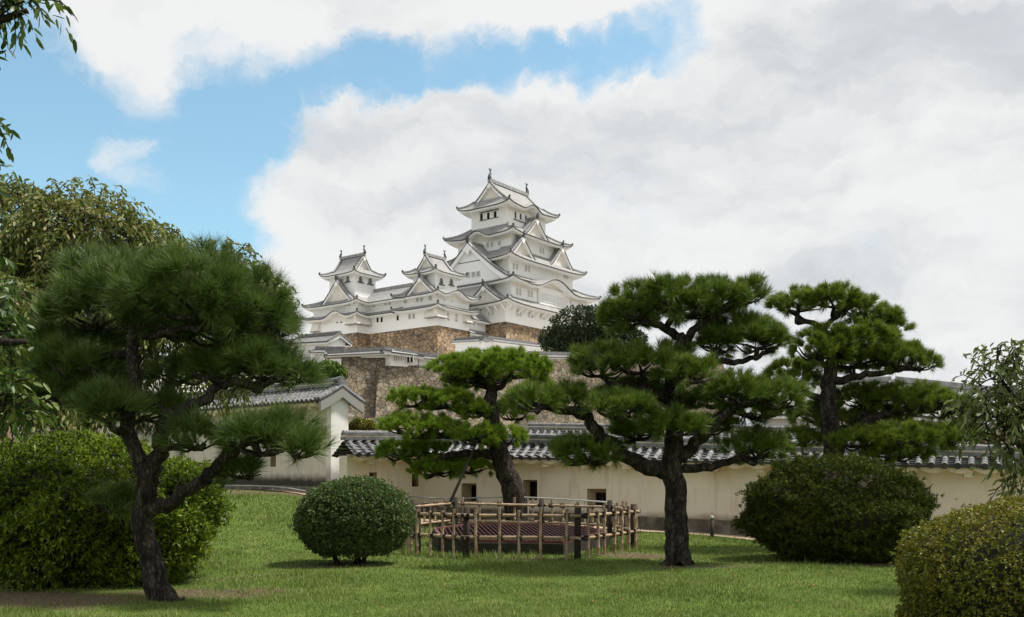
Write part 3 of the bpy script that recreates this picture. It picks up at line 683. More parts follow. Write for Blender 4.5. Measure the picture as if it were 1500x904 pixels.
def main_keep():
    root = thing('castle_keep', (O2[0], O2[1], zat(471, 0, 0)), 'tall white five-tiered castle keep, the highest building, with fish ornaments on its top ridge', 'castle keep')
    def rect(xc, xl, xr, v0):
        u0 = solve_u(xc, v0); v1 = solve_v(xl, u0); u1 = solve_u(xr, v0); return (u0, u1, v0, v1)
    T1 = (0.0, solve_u(861, 0.0), 0.0, 20.5)
    T2 = rect(749, 655, 859.5, 0.6); T2 = (T2[0], T2[1], T2[2], 19.5)
    T3 = rect(745.3, 655, 838.7, 2.2); T3 = (T3[0], T3[1], T3[2], 18.5)
    T4 = rect(749.0, 671, 818, 3.3); T5 = rect(743.6, 690.5, 799, 5.2)
    OV = 2.3
    z1b = zat(471, 0, 0)
    def ez(y, T, lift, o=OV): return zat(y, T[0] - o, T[2] - o) - lift
    LF = 0.75
    e1, e2, e3, e4, e5 = ez(434.6, T1, LF), ez(401.5, T2, LF), ez(367.0, T3, LF), ez(330.5, T4, LF), ez(289, T5, LF)
    t1, t2, t3, t4 = zat(433.5, T2[0], T2[2]), zat(399, T3[0], T3[2]), zat(362, T4[0], T4[2]), zat(327, T5[0], T5[2])
    for (T, za, zb, base) in ((T1, z1b, e1 + .3, None), (T2, t1 - .8, e2 + .3, None), (T3, t2 - .8, e3 + .3, None), (T4, t3 - .8, e4 + .3, None), (T5, t4 - .8, e5 + .3, None)):
        mb = MB(); walls(mb, T, za, zb); mb.build('wall', M['castle_white'], root)
    F1, F1w, F2s, F2w, F3s, F3w, F4s, F4w, F5s, F5w = [Face(s_, T) for T in (T1, T2, T3, T4, T5) for s_ in 'SW']
    def roof(T, Tin, ze, zt, bumps=(), **kw):
        r, e = MB(), MB(); skirt(r, e, grow(T, OV), Tin, T, ze, zt, LF, bumps, **kw)
        ro = r.build('roof', CM, root); e.build('eave', EM, ro)
    def dormer(F_, apx, apy, wpx, zb, d0, d1, nm='gable', **kw):
        a, za = F_.from_px(apx, apy, d0)
        cosf = 0.609 if F_.side == 'S' else 0.793
        r, e = MB(), MB(); gable(r, e, F_, a, wpx / 2 / (6.9 * cosf), zb, za, d0, d1, **kw)
        ro = r.build(nm, CM, root); e.build('bargeboard', EM, ro)
        return a, za
    # lowest roof, gable on the west side
    roof(T1, T2, e1, t1)
    dormer(F1w, 707.3, 417, 64, e1 + .55, 1.1, -3.5, bw=.6)
    # second roof: curved eave on the south side; great gable on the west side
    ak, _ = F2s.from_px(818, 420, OV)
    roof(T2, T3, e2, t2, [('S', ak, 7.6, 2.3)])
    GD = 1.95
    gz = e2 + .75
    a, za = F2w.from_px(684.3, 354.5, GD)
    r, e = MB(), MB(); gable(r, e, F2w, a, a - T2[2] + .9, gz, za, GD, -8, bw=1.15, rec=.85, orn=1.0, k=1.2, ped=0)
    ro = r.build('great_gable', CM, root); e.build('bargeboard', EM, ro)
    for (x, y) in ((685.7, 403), (693.5, 402.2), (700.6, 401.2)):
        px_window(root, F2w, x, y, 5.2, 8, 'lattice', GD - .83, 'gable_window')
    # third roof: pair of gables on the south side
    roof(T3, T4, e3, t3)
    dormer(F3s, 767.5, 346, 43, e3 + .55, 1.0, -4.0, bw=.55)
    dormer(F3s, 825, 360, 45, e3 + .55, 1.0, -4.0, bw=.55)
    # fourth roof: gable on the south side, curved eave on the west side
    ak, _ = F4w.from_px(696, 345, OV)
    roof(T4, T5, e4, t4, [('W', ak, 3.4, 1.35)])
    dormer(F4s, 787.8, 319.5, 40, e4 + .55, 1.0, -3.5, bw=.5)
    # top roof: hip and gable, curved eave on the south side
    mid = (T5[0] + .1, T5[1] - .1, T5[2] + 0.7, T5[3] - 0.7)
    ak, _ = F5s.from_px(783, 300, OV)
    zm = e5 + 2.2
    roof(T5, mid, e5, zm, [('S', ak, 3.2, 1.25)])
    vc = (T5[2] + T5[3]) / 2
    zr = zat(264, T5[0], vc) - .3
    r, e = MB(), MB(); gable(r, e, F5w, vc, (mid[3] - mid[2]) / 2 + .3, zm - .25, zr, 0.1, -(T5[1] - T5[0]) - .1, bw=.7, rec=.8, both=True, k=1.25, orn=0, ridge=.8, eave2=(eb := MB()))
    ro = r.build('ridge_roof', CM, root); e.build('bargeboard', EM, ro); eb.build('bargeboard', EM, ro)
    fish(root, C3(T5[0] + .3, vc, zr + .6), -U2, 1.1); fish(root, C3(T5[1] - .3, vc, zr + .6), U2, 1.1)
    # windows
    for (x, y) in ((705.5, 318), (715.6, 316.4), (725.5, 314.6)): px_window(root, F5w, x, y, 4.2, 10, 'dark')
    for (x, y) in ((754.7, 315), (762.4, 316.8), (770.1, 318.6), (777.7, 318.8)): px_window(root, F5s, x, y, 2.6, 10.5, 'dark')
    sh = MB()
    for F_, lst in ((F5w, ((710.5, 317.2), (720.5, 315.6))), (F5s, ((758.6, 315.8), (766.3, 317.6), (774, 319)))):
        for x, y in lst:
            a_, z_ = F_.from_px(x, y); w_ = .55
            quad_out(sh, F_, [(a_ - w_, .06, z_ - .8), (a_ + w_, .06, z_ - .8), (a_ + w_, .06, z_ + .8), (a_ - w_, .06, z_ + .8)])
    sh.build('shutter', M['castle_white'], root)
    sl = MB()
    for F_, (xa, ya), (xb, yb) in ((F5w, (703, 324), (730.5, 319.8)), (F5s, (752, 321), (782, 326.5)), (F5w, (703, 312.5), (731, 308.5))):
        a0, z0 = F_.from_px(xa, ya); a1, z1 = F_.from_px(xb, yb)
        sl.bar(F_(a0, .1, z0), F_(a1, .1, z0), .2, .12)
    sl.build('window_sill', M['castle_edge'], root)
    for (x, y, w, h) in ((714.4, 359, 3.6, 7.5), (720.6, 358, 3.6, 7.5), (725.9, 350.3, 3.6, 3), (731.7, 349.2, 3.6, 3), (731.7, 356.3, 3.8, 7)): px_window(root, F4w, x, y, w, h)
    for (x, y, w, h) in ((791.7, 366.6, 3.0, 9), (795.7, 367.6, 3.0, 9)): px_window(root, F4s, x, y, w, h)
    px_window(root, F3w, 735, 381.5, 3.5, 4)
    for (x, y) in ((752.6, 390.4), (757.4, 391), (770.5, 393.6), (775, 394.4), (827, 403.6), (831, 404.5)): px_window(root, F3s, x, y, 3, 8.5)
    for (x, y) in ((791.4, 390.8), (795.6, 391.6)): px_window(root, F3s, x, y, 2.8, 4.5)
    for (x, y) in ((757.4, 426.7), (761.8, 427.6), (774.6, 430.2), (779, 431), (835.5, 441.5), (848, 443.5), (851.8, 444.2)): px_window(root, F2s, x, y, 2.9, 10)
    for (x, y) in ((758, 458), (762, 458.7), (775, 461), (779.3, 461.7), (792, 463.4), (796.3, 464), (808.7, 465.8), (813, 466.4), (828, 468.5), (832, 469)): px_window(root, F1, x, y, 3, 9)
    for (x, y) in ((716.5, 457), (722, 456.3)): px_window(root, F1w, x, y, 3.4, 10)
    # lattice bay under the curved eave
    mb = MB(); a0, z0 = F2s.from_px(788, 442); a1, _ = F2s.from_px(832, 442); zt_ = e2 + .1; zb_ = z0 - .3
    for p0, p1 in (((a0, zb_), (a1, zb_)), ((a0, zt_), (a1, zt_)), ((a0, zb_), (a0, zt_)), ((a1, zb_), (a1, zt_))):
        mb.bar(F2s(p0[0], .25, p0[1]), F2s(p1[0], .25, p1[1]), .5, .35, 0, up=(0, 0, 1) if p0[0] != p1[0] else (1, 0, 0))
    quad_out(mb, F2s, [(a0, .3, zb_), (a1, .3, zb_), (a1, .3, zt_), (a0, .3, zt_)], 0)
    nb = 22
    for i in range(1, nb):
        x = a0 + (a1 - a0) * i / nb; mb.bar(F2s(x, .38, zb_), F2s(x, .38, zt_ - 1), .14, .12, 0, up=(1, 0, 0))
    for k in range(1, 5): 
        zz = zb_ + (zt_ - 1 - zb_) * k / 4; mb.bar(F2s(a0, .4, zz), F2s(a1, .4, zz), .1, .12)
    mb.build('lattice_bay', M['castle_white'], root)
    # moulding and brackets on the lowest storey
    mb = MB()
    for F_, lo, hi in ((F1w, 0, 8), (F1, 0, T1[1])):
        a_, z_ = F1.from_px(741, 461.5)
        mb.bar(F_(lo, .08, z_), F_(min(hi, 6) , .08, z_), .25, .22)
        n = int((hi - lo) / 2)
        for i in range(n + 1):
            x = lo + (hi - lo) * i / n
            mb.bar(F_(x, .05, e1 - 1.6), F_(x, 1.5, e1 - .45), .3, .3)
    mb.build('bracket', M['castle_white'], root)
    return T1, z1b

def stone_base(name, rect, zt, zb, batter, label, mat, cat='stone base'):
    o = thing(name, C3(rect[0], rect[2], zb), label, cat); mb = MB(); n = 5
    for k in range(n):
        s0, s1 = k / n, (k + 1) / n
        g = lambda s: batter * (s ** 1.6)
        z0, z1 = zt + (zb - zt) * s0, zt + (zb - zt) * s1
        walls(mb, grow(rect, g(s0)), z1, z0, grow(rect, g(s1)))
    mb.face([C3(rect[0], rect[2], zt), C3(rect[1], rect[2], zt), C3(rect[1], rect[3], zt), C3(rect[0], rect[3], zt)])
    mb.build('masonry', mat, o); return o

T1, Z1B = main_keep()
stone_base('stone_rampart', grow(T1, -.06), Z1B, 17.5, 4.5, 'tan stone base with rising corner under the tallest keep', M['stone_keep'])

# ---- small keeps and the corridor between them
VR = 4.6
UR = solve_u(640.6, VR)
UR1 = solve_u(687, VR)
VJ = solve_v(540, UR)
UL = solve_u(523.3, VJ)
VL1 = solve_v(459.3, UL)
RT = (UR, UR1, VR, VR + 9.5)
LT = (UL, UL + 9.5, VJ, VL1)
CT = (UR, UR + 6.5, VR + 9.5, VJ)
OVS = 1.65
LFS = 0.5
zC0 = zat(476.4, UR, VR)
zCe = zat(443.0, UR - OVS, VR - OVS) - LFS
zCt = zCe + .80
zBe = zat(423.0, UR - OVS, VR - OVS) - LFS
zBt = zBe + 1.7

def flared_box(root, F_, a0, a1, z0, z1, d=1.1):
    mb = MB()
    b = [F_(a0, 0, z0), F_(a1, 0, z0), F_(a1, d, z0), F_(a0, d, z0)]; t = [F_(a0, 0, z1), F_(a1, 0, z1), F_(a1, .25, z1), F_(a0, .25, z1)]
    mb.hexa(b, t, 0)
    mb.bar(F_(a0 - .05, d / 2, z0 - .05), F_(a1 + .05, d / 2, z0 - .05), d * 1.1, .16, 1)
    mb.build('drop_box', [M['castle_panel'], M['castle_ridge']], root)

def small_keep(name, T, top, ridge_axis, label, zr_y, top_eave_y, Wpx, bells, gables, bumps_c=(), bumps_b=(), sides='SENW'):
    root = thing(name, C3(T[0], T[2], zC0), label, 'castle tower')
    mb = MB(); walls(mb, T, zC0, zCe + .3); mb.build('wall', M['castle_white'], root)
    mb = MB(); walls(mb, T, zCt - .7, zBe + .3); mb.build('wall', M['castle_white'], root)
    for (ze, zt, inn, bumps) in ((zCe, zCt, T, bumps_c), (zBe, zBt, top, bumps_b)):
        r, e = MB(), MB()
        skirt(r, e, grow(T, OVS), inn if inn is not T else grow(T, -.02), T, ze, zt, LFS, bumps, sides, ridge_w=.34, thick=.8)
        ro = r.build('roof', CM, root); e.build('eave', EM, ro)
    te = zat(top_eave_y, top[0] - 1.5, top[2] - 1.5) - LFS
    mb = MB(); walls(mb, top, zBt - .9, te + .3); mb.build('wall', M['castle_white'], root)
    zm = te + 1.25
    if ridge_axis == 'u':
        mid = (top[0] + .2, top[1] - .2, top[2] + .7, top[3] - .7); Fg = Face('W', top); ac = (top[2] + top[3]) / 2; hw = (mid[3] - mid[2]) / 2 + .25; d1 = -(top[1] - top[0]) + .1
        p0, p1, dv = (top[0] + .3, ac), (top[1] - .3, ac), -U2
    else:
        mid = (top[0] + .7, top[1] - .7, top[2] + .2, top[3] - .2); Fg = Face('S', top); ac = (top[0] + top[1]) / 2; hw = (mid[1] - mid[0]) / 2 + .25; d1 = -(top[3] - top[2]) + .1
        p0, p1, dv = (ac, top[2] + .3), (ac, top[3] - .3), -V2
    r, e = MB(), MB(); skirt(r, e, grow(top, 1.5), mid, top, te, zm, LFS, (), ridge_w=.34, thick=.8)
    ro = r.build('top_roof', CM, root); e.build('eave', EM, ro)
    zr = zat(zr_y, *p0)
    r, e = MB(), MB(); gable(r, e, Fg, ac, hw, zm - .2, zr, -.1, d1, bw=.5, rec=.6, both=True, k=1.25, orn=0, ridge=.6, eave2=(eb := MB()))
    ro = r.build('ridge_roof', CM, root); e.build('bargeboard', EM, ro); eb.build('bargeboard', EM, ro)
    fish(root, C3(*p0, zr + .35), dv, .8); fish(root, C3(*p1, zr + .35), -dv, .8)
    for (sd, apx, apy, wpx) in gables:
        F_ = Face(sd, T); a, za = F_.from_px(apx, apy, 1.0)
        r, e = MB(), MB(); gable(r, e, F_, a, wpx / 2 / (7.2 * (.609 if sd == 'S' else .793)), zBe + .25, za, 1.0, -3.2, bw=.5, ridge=.45, orn=.7, k=1.15)
        ro = r.build('gable', CM, root); e.build('bargeboard', EM, ro)
    for (sd, x, y) in bells: px_window(root, Face(sd, top), x, y, 3.8 if sd == 'S' else 4.6, 8, 'bell', name='bell_window')
    for (sd, x, y, w, h, kd) in Wpx: px_window(root, Face(sd, T), x, y, w, h, kd)
    return root

Z3 = lambda x, y: (420 + x / 5.023, 350 + y / 5.023)
# right tower
ru0 = solve_u(637.6, VR + 1.6); rtop = (ru0, solve_u(669, VR + 1.6), VR + 1.6, solve_v(605, ru0))
wl = [('S', *Z3(x, y), 3, 6, 'lattice') for x, y in ((1158, 440), (1218, 450), (1278, 458))] + [('W', *Z3(x, y), 4, 6.5, 'lattice') for x, y in ((1057, 437), (993, 445), (963, 448))]
wl += [('S', *Z3(x, y), 3, 7, 'bars') for x, y in ((1188, 565), (1248, 573))] + [('S', 656.8, 466, 3, 7, 'bars'), ('S', 668.3, 467.8, 3, 7, 'bars'), ('W', *Z3(1021, 562), 2.5, 7, 'bars')]
akr, _ = Face('S', RT).from_px(672, 425, OVS)
rk = small_keep('castle_tower', RT, rtop, 'u', 'smaller white castle tower nearest the tall keep, bell windows under its hipped roof', 373.5, 391.2, wl,
                [('S', *Z3(1137, 312)), ('S', *Z3(1210, 318)), ('W', *Z3(1000, 272))], [('W', 614, 404.5, 48)], bumps_b=[('S', akr, 3.6, 1.2)])
F_ = Face('W', RT); flared_box(rk, F_, VR - .05, VR + 2.6, zC0 + 1.6, zC0 + 3.3); F_ = Face('S', RT); flared_box(rk, F_, UR - 1.05, UR + 1.9, zC0 + 1.6, zC0 + 3.3)
flared_box(rk, F_, UR1 - 1.9, UR1, zC0 + 1.6, zC0 + 3.3)
# left tower
lu0 = solve_u(519.5, VJ + 1.6); ltop = (lu0, solve_u(550, VJ + 1.6), VJ + 1.6, solve_v(482.7, lu0))
wl = [('W', *Z3(x, y), 4, 6.5, 'lattice') for x, y in ((285, 490), (432, 480), (462, 477))] + [('S', *Z3(553, 480), 3, 6.5, 'lattice')]
wl += [('W', *Z3(x, y), 3.6, 7, 'dark') for x, y in ((286, 612), (373, 604), (403, 601))]
akl, _ = Face('W', LT).from_px(488.7, 455, OVS)
lk = small_keep('castle_tower', LT, ltop, 'v', 'smaller white castle tower farthest left, standing alone above the stone base with a side gable', 373.6, 393.4, wl,
                [('S', *Z3(543, 297)), ('S', *Z3(613, 312)), ('W', *Z3(450, 294))], [('W', 492, 409.5, 58)], bumps_c=[('W', akl, 3.6, 1.25)])
F_ = Face('W', LT); flared_box(lk, F_, VJ - .05, VJ + 2.6, zC0 + 1.7, zC0 + 3.7); flared_box(lk, F_, VL1 - 2.2, VL1, zC0 + 1.2, zC0 + 3.4)
flared_box(lk, Face('S', LT), UL - 1.05, UL + 3, zC0 + 1.7, zC0 + 3.7)
# corridor
root = thing('castle_corridor', C3(CT[0], CT[2], zC0), 'long two-storey white castle corridor joining the two smaller towers', 'castle corridor')
mb = MB(); walls(mb, CT, zC0, zCe + .3); mb.build('wall', M['castle_white'], root)
mb = MB(); walls(mb, CT, zCt - .7, zBe + .3); mb.build('wall', M['castle_white'], root)
r, e = MB(), MB(); skirt(r, e, (CT[0] - OVS, CT[1] + OVS, CT[2] + OVS, CT[3] - OVS), CT, CT, zCe, zCt, 0, (), 'W', thick=.8, ridge_w=.01)
ro = r.build('lower_roof', CM, root); e.build('eave', EM, ro)
r, e = MB(), MB()
um = (CT[0] + CT[1]) / 2
e2 = MB()
for sd_s, ee in (('W', e), ('E', e2)): skirt(r, ee, (CT[0] - OVS, CT[1] + OVS, CT[2] - 2, CT[3] + 2), (um - .05, um + .05, CT[2] - 2, CT[3] + 2), (CT[0], CT[1], CT[2] - 2, CT[3] + 2), zBe, zBe + 3.4, 0, (), sd_s, thick=.8, ridge_w=.01, curve=.3)
r.bar(C3(um, CT[2] - 2, zBe + 3.55), C3(um, CT[3] + 2, zBe + 3.55), .5, .6, 2)
ro = r.build('upper_roof', CM, root); e.build('eave', EM, ro); e2.build('eave', EM, ro)
F_ = Face('W', CT)
for x, y in ((642, 485), (728, 475), (757, 472), (873, 458)): px_window(root, F_, *Z3(x, y), 4, 6.5)
for x, y, k in ((670, 597, 'dark'), (700, 595, 'dark'), (818, 582, 'dark'), (905, 573, 'bars'), (935, 570, 'bars')): px_window(root, F_, *Z3(x, y), 3.6, 7.2, k)
# link between right tower and the keep
LK = (UR1 - .02, 0.02, VR + .8, VR + 6)
root = thing('castle_link', C3(LK[0], LK[2], zC0 - 4), 'low white connecting wing with two small roofs beside the tall keep', 'castle wing')
z_l1, z_l2 = zat(466.5, LK[0], VR), zat(487, LK[0], VR)
for (ze, zt, ha, hb) in ((z_l1, z_l1 + 1.5, z_l2 + .9, z_l1 + .2), (z_l2, z_l2 + .9, zC0 - 5, z_l2 + .2)):
    mb = MB(); walls(mb, LK, ha, hb); mb.build('wall', M['castle_white'], root)
    r, e = MB(), MB(); skirt(r, e, (LK[0] - .3, LK[1] + .3, LK[2] - 1.4, LK[3]), (LK[0] - .3, LK[1] + .3, LK[2] + (0.5 if ze == z_l1 else -.02), LK[3]), LK, ze, zt, 0, (), 'S', thick=.8, ridge_w=.01)
    ro = r.build('roof', CM, root); e.build('eave', EM, ro)
F_ = Face('S', LK)
for x, y in ((302, 582), (344, 588), (368, 592), (303, 683), (325, 685), (368, 683)): px_window(root, F_, 640 + x / 5.648, 370 + y / 5.648, 2.3, 6.5, 'bars')

o = thing('stone_rampart', C3(UL, VJ, 15), 'long tan stone base carrying the two smaller towers and their corridor', 'stone base')
for rr in ((UR, UR1 + .4, VR, VL1), (UL, UL + 9.5, VJ, VL1)):
    mb = MB(); n = 5
    rr = grow(rr, -.06)
    for k in range(n):
        s0, s1 = k / n, (k + 1) / n; zt_, zb_ = zC0 + (0.0 if rr[0] > UL + 1 else -.02), 15.0
        g = lambda s: 4.0 * (s ** 1.5)
        walls(mb, grow(rr, g(s0)), zt_ + (zb_ - zt_) * s1, zt_ + (zb_ - zt_) * s0, grow(rr, g(s1)))
    mb.build('masonry', M['stone_keep'], o)

# ------------------------------------------------------------------ simple roofed walls far off
M['far_tile'] = noise_mat('far_wall_tile', [(0.3, (0.12, 0.12, 0.122)), (0.7, (0.25, 0.25, 0.25))], 3.0, 0.8)
CM2 = [M['far_tile'], M['castle_edge'], M['far_tile'], M['bronze']]
def far_wall(name, st, label, thick=1.0, over=.7, cat='wall', roof_mat=None, foot=None, wall_m='castle_white', hip=False):
    """st: list of (x, Y, y_ridge, y_eave, y_base) in photo pixels; a plastered wall or range with a ridged tile roof"""
    roof_mat = roof_mat or CM2
    p0 = P(st[0][0], st[0][4], st[0][1]); root = thing(name, p0, label, cat)
    w, r, e = MB(), MB(), MB(); ek = .42 if thick < 1.5 else .7
    for i in range(len(st) - 1):
        A, B_ = st[i], st[i + 1]
        a = P(A[0], A[4], A[1]); b = P(B_[0], B_[4], B_[1]); d = (b - a)[:2]; ln = np.linalg.norm(d); d /= ln; n = np.array((d[1], -d[0]));
        if n[1] > 0: n = -n
        d3 = np.array((*d, 0)); n3 = np.array((*n, 0))
        def z(S, k): return EYE + (HZ - S[k]) * S[1] / F
        ea, eb, ra, rb = z(A, 3), z(B_, 3), z(A, 2), z(B_, 2)
        ex = .0
        f = lambda q, nn, zz: np.array((q[0] + n[0] * nn, q[1] + n[1] * nn, zz))
        w.face([f(a, 0, a[2]), f(b, 0, b[2]), f(b, 0, eb + .2), f(a, 0, ea + .2)]); w.face([f(b, -thick, b[2]), f(a, -thick, a[2]), f(a, -thick, ea + .2), f(b, -thick, eb + .2)])
        for q, zz, en in ((a, ea, A), (b, eb, B_)):
            w.face([f(q, 0, q[2]), f(q, -thick, q[2]), f(q, -thick, zz + .1), f(q, -thick / 2, z(en, 2) - .1), f(q, 0, zz + .1)])
        aa, bb = a - d3 * over * .6 * (i == 0), b + d3 * over * .6 * (i == len(st) - 2)
        m = 4
        for sg in (1, -1):
            rows, uv = [], []
            for k in range(m + 1):
                s = k / m; off = (-thick / 2) + sg * (thick / 2 + over) * (1 - s); zz = lambda e_, r_: e_ + (r_ - e_) * (s * .7 + s * s * .3)
                rows.append([f(aa, off, zz(ea, ra)), f(bb, off, zz(eb, rb))]); uv.append([(0, s), (ln, s)])
            r.grid(rows, 0, uv, flip=sg < 0)
            o_ = -thick / 2 + sg * (thick / 2 + over); t = .22 * ek
            r.face([f(aa, o_, ea - t), f(bb, o_, eb - t), f(bb, o_, eb), f(aa, o_, ea)], 1)
            o2 = o_ - sg * .1; o3 = -thick / 2 + sg * thick / 2
            e.face([f(aa, o2, ea - t - .3 * ek), f(bb, o2, eb - t - .3 * ek), f(bb, o2, eb - t), f(aa, o2, ea - t)]); e.face([f(aa, o3, ea - .3), f(bb, o3, eb - .3), f(bb, o2, eb - t - .3 * ek), f(aa, o2, ea - t - .3 * ek)])
            for q, en, er in ((aa, ea, ra), (bb, eb, rb)):
                e.face([f(q, o_, en - t - .3 * ek), f(q, o_, en - .05), f(q, -thick / 2, er - .05), f(q, -thick / 2, er - .75 * ek)])
                r.bar(f(q, o_, en + .06), f(q, -thick / 2, er + .06), .3, .22, 2)
        r.bar(f(aa, -thick / 2, ra + .15), f(bb, -thick / 2, rb + .15), .4, .4, 2)
        for q, rz_ in ((aa, ra), (bb, rb)): r.bar(f(q, -thick / 2, rz_), f(q, -thick / 2, rz_ + .8), .4, .4, 3)
    w.build('wall', M[wall_m], root); ro = r.build('roof', roof_mat, root); e.build('eave', EM, ro)
    return root

far_wall('plaster_wall', [(667, 176, 497, 501.5, 530), (713, 170, 494, 499.5, 530), (795, 188, 504.5, 509, 532)], 'white tile-capped wall running just below the tall stone keep base', 1.0, .8)
gh = far_wall('gatehouse', [(430, 132, 492.5, 503, 545), (484, 127, 487.5, 500.5, 545)], 'small white gatehouse with grey gabled roof at the far left foot of the castle', 2.6, .75, 'gatehouse')
far_wall('plaster_wall', [(462, 122, 510.5, 516, 560), (499, 119, 512, 517, 560)], 'short high white wall between small gatehouse and stone rampart', 1.0, .7)
far_wall('plaster_wall', [(481, 108.3, 517.5, 521.5, 524), (572, 110.2, 511, 516.5, 524)], 'thin tile-capped wall along the top of the rough stone rampart', .7, .5)
gt = far_wall('gate', [(573, 109, 511.5, 516, 536), (612, 111, 517, 521.5, 538)], 'little white gate building with small window on top of the rampart', 2.2, .7, 'gate building')
for (x, y) in ((601, 525.5),):
    a = P(x, y, 110.2); mb = MB(); mb.box(a - np.array((0, .25, 0)), (.38, .06, .45)); w_ = mb.build('window', M['dark'], gt)
    mb = MB(); [mb.box(a - np.array((0, .33, 0)) + np.array((dx, 0, 0)), (.05, .03, .45)) for dx in (-.38, 0, .38)]; mb.build('window_bars', M['castle_white'], w_)
mb = MB()
for k in range(7):
    mb.bar(P(578 + k * 2.6, 520.5, 109), P(578 + k * 2.6, 528, 109), .06, .06, up=(1, 0, 0))
mb.bar(P(577, 524, 109), P(596, 526, 109.4), .06, .06)
mb.build('lattice', M['castle_ridge'], gt)
far_wall('plaster_wall', [(613.5, 112, 520, 525, 538), (655, 114, 523, 528, 538)], 'low white wall with grey tile cap right of the little gate building', .7, .5)
far_wall('plaster_wall', [(780, 122, 518.5, 523, 530), (860, 128, 520, 524.5, 530)], 'tile-capped wall seen on the stone rampart below the dark tree', .7, .6)

def rampart(name, pts, label):
    """pts: (x, Y, y_top, y_bottom): a battered dry-stone retaining wall"""
    root = thing(name, P(pts[0][0], pts[0][3], pts[0][1]), label, 'stone wall'); mb = MB(); n = 6
    rows = []
    for k in range(n + 1):
        s = k / n; row = []
        for (x, Y, yt, yb) in pts:
            t = P(x, yt, Y); zb = EYE + (HZ - yb) * Y / F
            dirv = np.array((t[0], t[1])); dirv /= np.linalg.norm(dirv)
            off = 3.0 * s ** 1.3
            row.append(np.array((t[0] - (1.2 if x < 500 else 0) * s, t[1] - off, t[2] + (zb - t[2]) * s)))
        rows.append(row)
    mb.grid(rows[::-1])
    top = rows[0]; back = [p + np.array((0, 14, 0)) for p in top]
    mb.grid([top, back], 0)
    ends = [(rows[k][0], rows[k][0] + np.array((0, 14, 0))) for k in range(n + 1)]
    mb.grid([[a for a, b in ends], [b for a, b in ends]])
    mb.build('masonry', M['stone_low'], root)
rampart('stone_rampart', [(500, 108.5, 520.5, 640), (551.6, 110, 520, 650), (572, 110.5, 520.5, 650)], 'tall corner of rough stone rampart rising behind the white pier')
rampart('stone_rampart', [(553, 108.5, 536, 650), (628, 111.5, 535, 650), (700, 115, 531, 650), (800, 120, 527, 650), (1000, 130, 525, 660), (1060, 134, 530, 660)], 'long rough stone rampart behind the leaning pine')
# low stone row and far range on the right
rampart('stone_rampart', [(500, 98, 612.5, 650), (640, 97, 611, 650), (760, 97, 611, 650)], 'low stone row at the foot of the rampart')

# ------------------------------------------------------------------ garden walls with real roll tiles
def zpx(y, Y): return EYE + (HZ - y) * Y / F

class Run:
    """straight wall run between two photo columns; maps photo pixels on its front plane to points of the place"""
    def __init__(s, A, B_):
        s.A, s.B = A, B_; s.a = P(A[0], HZ, A[1]); s.b = P(B_[0], HZ, B_[1])
        d = (s.b - s.a)[:2]; s.len = np.linalg.norm(d); s.d = d / s.len; n = np.array((s.d[1], -s.d[0])); s.n = n if n[1] < 0 else -n
    def at(s, t, nn, z):
        q = s.a[:2] + s.d * (t * s.len) + s.n * nn; return np.array((q[0], q[1], z))
    def t_of(s, x):
        k = (x - CX) / F; return float((k * s.a[1] - s.a[0]) / (s.len * (s.d[0] - k * s.d[1])))
    def Yt(s, t): return s.a[1] + s.d[1] * t * s.len
    def lev(s, k, t): 
        return zpx(s.A[k], s.A[1]) * (1 - t) + zpx(s.B[k], s.B[1]) * t

